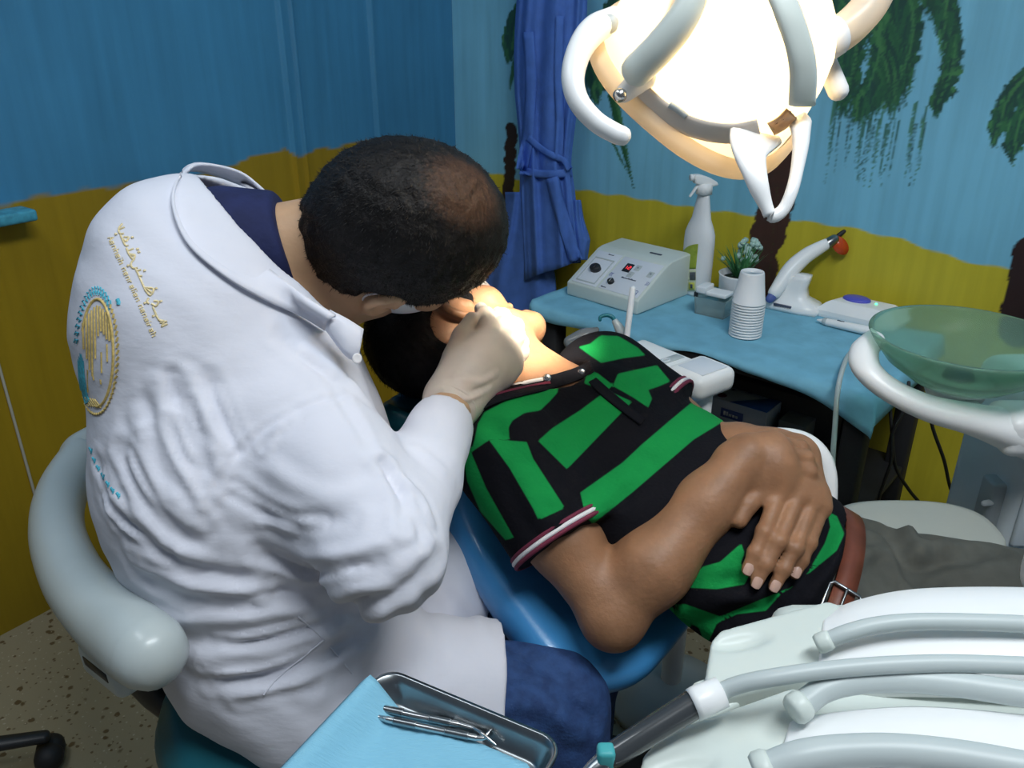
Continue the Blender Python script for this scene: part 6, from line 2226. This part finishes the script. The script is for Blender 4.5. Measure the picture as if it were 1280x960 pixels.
V, Fc = sheet(R, .0008)
pm = mat('bib_paper', (.22, .50, .66), .85, bump=.35, bscale=90, stretch=(1, 6, 1))
tag(obj('paper_liner', V, Fc, pm, loc=tc_ - UP * .018), 'ribbed light blue paper lining the steel instrument tray', 'paper liner')


def instrument(name, pts, handle, label, z0):
    P0 = Z(*pts[0], z0)
    ob = thing(name, P0, label, 'dental instrument', 'instruments on the tray')
    P = [Z(x, y, z0) for x, y in handle]
    V, Fc = tube(P, .0024, 14, 0)
    h = obj('handle', V, Fc, M['steel'], ob)
    d = nrm(P[-1] - P[0]); L = np.linalg.norm(P[-1] - P[0])
    for u0, u1 in ((.08, .34), (.66, .92)):
        mb = MB(); rings = []
        x, y, zz = frame(d)
        m_ = 26
        prof = [(.0026 + (.0005 if k % 2 else 0), (u0 + (u1 - u0) * k / m_) * L) for k in range(m_ + 1)]
        V, Fc = lathe(P[0], [(.0022, prof[0][1] - .0002)] + prof + [(.0022, prof[-1][1] + .0002)], 14, d)
        obj('grip', V, Fc, M['dark_steel'], h, label='knurled grip')
    return ob, P


zi = zt_ - .018 + .0045
i1, P1_ = instrument('dental_explorer', [(447, 877)], [(470, 884), (520, 895), (572, 905)], 'steel double-ended probe on the tray paper, farther one, with a bent tip at right', zi)
V, Fc = tube([P1_[0], Z(458, 880, zi), Z(449, 875, zi + .002), Z(444, 874, zi + .001)], [.0022, .0018, .0013, .0006], 10, 4); obj('tip', V, Fc, M['steel'], i1)
V, Fc = tube([P1_[-1], Z(592, 911, zi + .001), Z(604, 918, zi + .003), Z(620, 931, zi)], [.0022, .0018, .0014, .0006], 10, 4); obj('tip', V, Fc, M['steel'], i1)
i2, P2_ = instrument('dental_scaler', [(462, 890)], [(483, 899), (540, 911), (595, 922)], 'steel scaler on the tray paper, nearer to the bottom edge of the two', zi + .0005)
V, Fc = tube([P2_[0], Z(472, 896, zi), Z(464, 893, zi + .003), Z(462, 885, zi + .002), Z(456, 881, zi)], [.0022, .0018, .0014, .001, .0006], 10, 4); obj('tip', V, Fc, M['steel'], i2)
V, Fc = tube([P2_[-1], Z(606, 922, zi + .001), Z(612, 914, zi + .003), Z(618, 911, zi)], [.0022, .0018, .0014, .0006], 10, 4); obj('tip', V, Fc, M['steel'], i2)

# instrument in the dentist's gloved hand
V, Fc = tube([W(611, 444, 1.022), W(606, 420, 1.035), W(600, 396, 1.075), W(603, 380, 1.12)], [.0036, .0034, .0024, .0012], 12, 4)
hi = thing('dental_probe', W(606, 420, 1.03), "dark steel instrument held between the dentist's gloved fingers", 'dental instrument')
obj('shank', V, Fc, M['dark_steel'], hi)

# ================================================================== OPERATING LAMP
KL = .86


def WL(x, y, t): return W(x, y, t * KL)


lc_ = WL(900, 62, .87)
face_t = W(664, 400, 1.15)
ld_ = nrm(face_t - lc_)                                  # where it shines
lx = nrm(WL(965, 195, .82) - WL(752, 60, .86)); lx = nrm(lx - ld_ * (lx @ ld_)); ly = np.cross(ld_, lx)
if ly @ (CAM - lc_) < 0: ly = -ly
ol = thing('operating_lamp', lc_, 'lit white dental operating lamp with curved handles above the patient', 'lamp')
sh_m = bpy.data.materials.new('lamp_shell'); sh_m.use_nodes = True
nt = sh_m.node_tree; b = nt.nodes['Principled BSDF']
b.inputs['Base Color'].default_value = (.80, .74, .66, 1); b.inputs['Roughness'].default_value = .3
tr_ = nt.nodes.new('ShaderNodeBsdfTranslucent'); tr_.inputs[0].default_value = (1.0, .88, .68, 1)
mx = nt.nodes.new('ShaderNodeMixShader'); mx.inputs[0].default_value = .45
nt.links.new(b.outputs[0], mx.inputs[1]); nt.links.new(tr_.outputs[0], mx.inputs[2]); nt.links.new(mx.outputs[0], nt.nodes['Material Output'].inputs[0])
rx_, ry_ = .100, .087


def lamp_ring(q, h, e=.85, n=72):
    out = []
    for k in range(n):
        a = 2 * math.pi * k / n
        ca, sa = math.cos(a), math.sin(a)
        out.append(lc_ + lx * (rx_ * q * math.copysign(abs(ca) ** e, ca)) + ly * ry_ * q * math.copysign(abs(sa) ** e, sa) - ld_ * h)
    return out


hs_ = [(.97, -.036), (.985, -.030), (.985, -.018), (.97, .0), (.93, .022), (.86, .044), (.74, .064), (.56, .080), (.34, .089), (.14, .092), (.01, .0925)]
V, Fc = loft([lamp_ring(q, h, e=.8) for q, h in hs_], cap=False)
obj('reflector_shell', V, Fc, sh_m, ol, label='glowing translucent reflector shell')
lbv = bvh_of(V, Fc)
rim = mat('lamp_rim', (.62, .42, .24), .3, trans=.35)
V, Fc = loft([lamp_ring(q, h, e=.8) for q, h in ((1.0, -.028), (1.075, -.034), (1.09, -.038), (1.09, -.043), (1.07, -.046), (1.02, -.046), (.985, -.042), (.98, -.034))], cap=False)
obj('rim', V, Fc, sh_m, ol, label='amber-lit rim')
V, Fc = loft([lamp_ring(.99, -.040, e=.8), lamp_ring(.97, -.0415, e=.8), lamp_ring(.5, -.0415), lamp_ring(.02, -.0415)], cap=False)
obj('front_glass', V, Fc, mat('clear_glass', (.95, .97, 1), .02, trans=1.0, ior=1.02), ol)


def lamp_band(pts, wpx, lift, th):
    q = cat_rom(np.array(pts, float), 6); R = []
    T_ = np.gradient(q, axis=0)
    last = None
    for (x, y), t in zip(q, T_):
        t = t / max(np.hypot(*t), 1e-6); n2 = np.array((-t[1], t[0]))
        row = []
        for s in np.linspace(-1, 1, 7):
            h = lbv.ray_cast(Vector(CAM), Vector(nrm(ray(x + n2[0] * wpx * s, y + n2[1] * wpx * s))))
            if h[0] is None: row = None; break
            nn = np.array(h[1]); nn = nn if nn @ (CAM - np.array(h[0])) > 0 else -nn
            row.append(np.array(h[0]) + nn * lift * (1 - .5 * s ** 4))
        if row is not None: R.append(row)
    R = np.array(R)
    assert len(R) > 2, pts
    for _ in range(2): R[1:-1] = (R[:-2] + R[1:-1] * 2 + R[2:]) / 4
    return sheet(R, th)


V, Fc = lamp_band([(940, -60), (966, -15), (986, 30), (999, 80), (998, 128)], 15, .006, .004); obj('band', V, Fc, M['cream_plastic'], ol, label='grey band')
V, Fc = lamp_band([(962, 160), (976, 152), (988, 140)], 8, .003, .002); vt_ = obj('vent', V, Fc, rim, ol, label='amber vent plate')
mb = MB()
for x, y in ((966, 160), (970, 153), (976, 156), (978, 148), (983, 149), (987, 141)):
    h = lbv.ray_cast(Vector(CAM), Vector(nrm(ray(x, y))))
    if h[0] is not None: mb.add(*lathe(np.array(h[0]) + nrm(CAM - np.array(h[0])) * .004, [(.0001, 0), (.0016, 0), (.0016, .001), (.0001, .001)], 8, nrm(CAM - np.array(h[0]))))
mb.obj('vent_holes', M['belt'], vt_)
V, Fc = lamp_band([(790, 98), (808, 121), (834, 142), (872, 160), (915, 166), (948, 160)], 12, .002, .002); obj('shell_shade_band', V, Fc, mat('shell_shade_beige', (.74, .66, .58), .35), ol, label='opaque lower edge of the lamp housing')  # added opaque band: its beige stands in for shading on the lower shell
V, Fc = lamp_band([(838, 130), (848, 136), (859, 145)], 3, .003, .002); obj('latch', V, Fc, M['grey_plastic'], ol)
# left handle
Hh = [(768, 24, .86, .013), (742, 38, .845, .0145), (724, 64, .83, .0130), (716, 98, .82, .0115), (724, 128, .815, .0105), (745, 152, .815, .0100), (768, 166, .815, .0098), (778, 170, .815, .0095)]
V, Fc = tube([WL(x, y, t) for x, y, t, r in Hh], [r * KL for *_, r in Hh], 18, 6); hh = obj('handle', V, Fc, M['white_plastic'], ol, label='curved white handle')
p = WL(762, 30, .844); V, Fc = lathe(p, [(.0001, 0), (.008, 0), (.008, .002), (.0001, .003)], 20, nrm(CAM - p)); obj('screw_cap', V, Fc, M['grey_plastic'], hh)
# V-shaped handle below the right end
t_h = .80
V, Fc = tube([WL(950, 158, .845), WL(936, 182, .815), WL(945, 222, t_h), WL(957, 256, t_h), WL(965, 270, t_h), WL(979, 262, t_h), WL(990, 238, t_h), WL(997, 208, .81), WL(1001, 176, .82), WL(998, 146, .845)],
             [(a * KL, c * KL) for a, c in [(.028, .007), (.022, .0065), (.012, .006), (.0066, .006), (.0066, .006), (.006, .006), (.006, .006), (.0065, .006), (.009, .0065), (.016, .007)]], 16, 6, up=lx)
obj('handle', V, Fc, M['white_plastic'], ol, label='V-shaped white handle')
# arm tubes
V, Fc = tube([WL(796, 88, .82), WL(826, 58, .80), WL(858, 18, .785), WL(880, -25, .785), WL(895, -70, .80)], .0160 * KL, 20, 6); obj('yoke', V, Fc, M['cream_plastic'], ol)
V, Fc = tube([WL(1010, 56, .86), WL(1040, 48, .86), WL(1070, 26, .86), WL(1095, -8, .87), WL(1110, -60, .89)], [r * KL for r in (.016, .0185, .0185, .0185, .0185)], 20, 6); obj('yoke', V, Fc, sh_m, ol)
V, Fc = tube([WL(1008, 58, .865), WL(1040, 47, .858)], [.024 * KL, .0215 * KL], 20); obj('joint', V, Fc, M['white_plastic'], ol)
V, Fc = tube([WL(1030, 72, .89), WL(1048, 114, .89)], [.011 * KL, .011 * KL], 16); obj('knob', V, Fc, M['white_plastic'], ol)
p = WL(775, 119, .825); V, Fc = lathe(p, [(.0001, -.004), (.005, -.003), (.006, 0), (.0045, .004), (.0001, .005)], 16, nrm(CAM - p)); obj('bolt', V, Fc, M['steel'], ol)
V, Fc = tube([WL(780, 117, .835), WL(806, 94, .83)], [.008, .012], 14); obj('bracket', V, Fc, M['white_plastic'], ol)
top_ = WL(900, -90, .84)
V, Fc = tube([WL(895, -66, .80), top_ + UP * .05, top_ + np.array((.06, .0, .16))], .0145, 16, 5); obj('arm', V, Fc, M['white_plastic'], ol)
V, Fc = tube([WL(1110, -58, .89), top_ + np.array((.14, .02, .13)), top_ + np.array((.06, .0, .16))], .0158, 16, 5); obj('arm', V, Fc, M['white_plastic'], ol)
V, Fc = tube([top_ + np.array((.06, .0, .16)), top_ + np.array((.06, .02, .5)), np.array((*(top_ + np.array((.06, .02, 0)))[:2], 2.69))], .020, 18); obj('ceiling_post', V, Fc, M['white_plastic'], ol)
# bulb inside, and the beam through the front glass
V, Fc = lathe(lc_ - ld_ * .012, [(.0001, -.012), (.007, -.008), (.008, .004), (.005, .012), (.0001, .014)], 16, ld_)
obj('bulb', V, Fc, mat('bulb_glow', (1, .9, .7), .3, emit=(1.0, .80, .48), estr=30), ol)
lamp('lamp_bulb_light', 'POINT', lc_ - ld_ * .018, face_t, 1.9, (1.0, .80, .50), shadow_soft_size=.02)
sp = lamp('lamp_beam', 'SPOT', lc_ + ld_ * .052, face_t, 92, (1.0, .90, .72), spot_size=math.radians(24), spot_blend=.6, shadow_soft_size=.04)
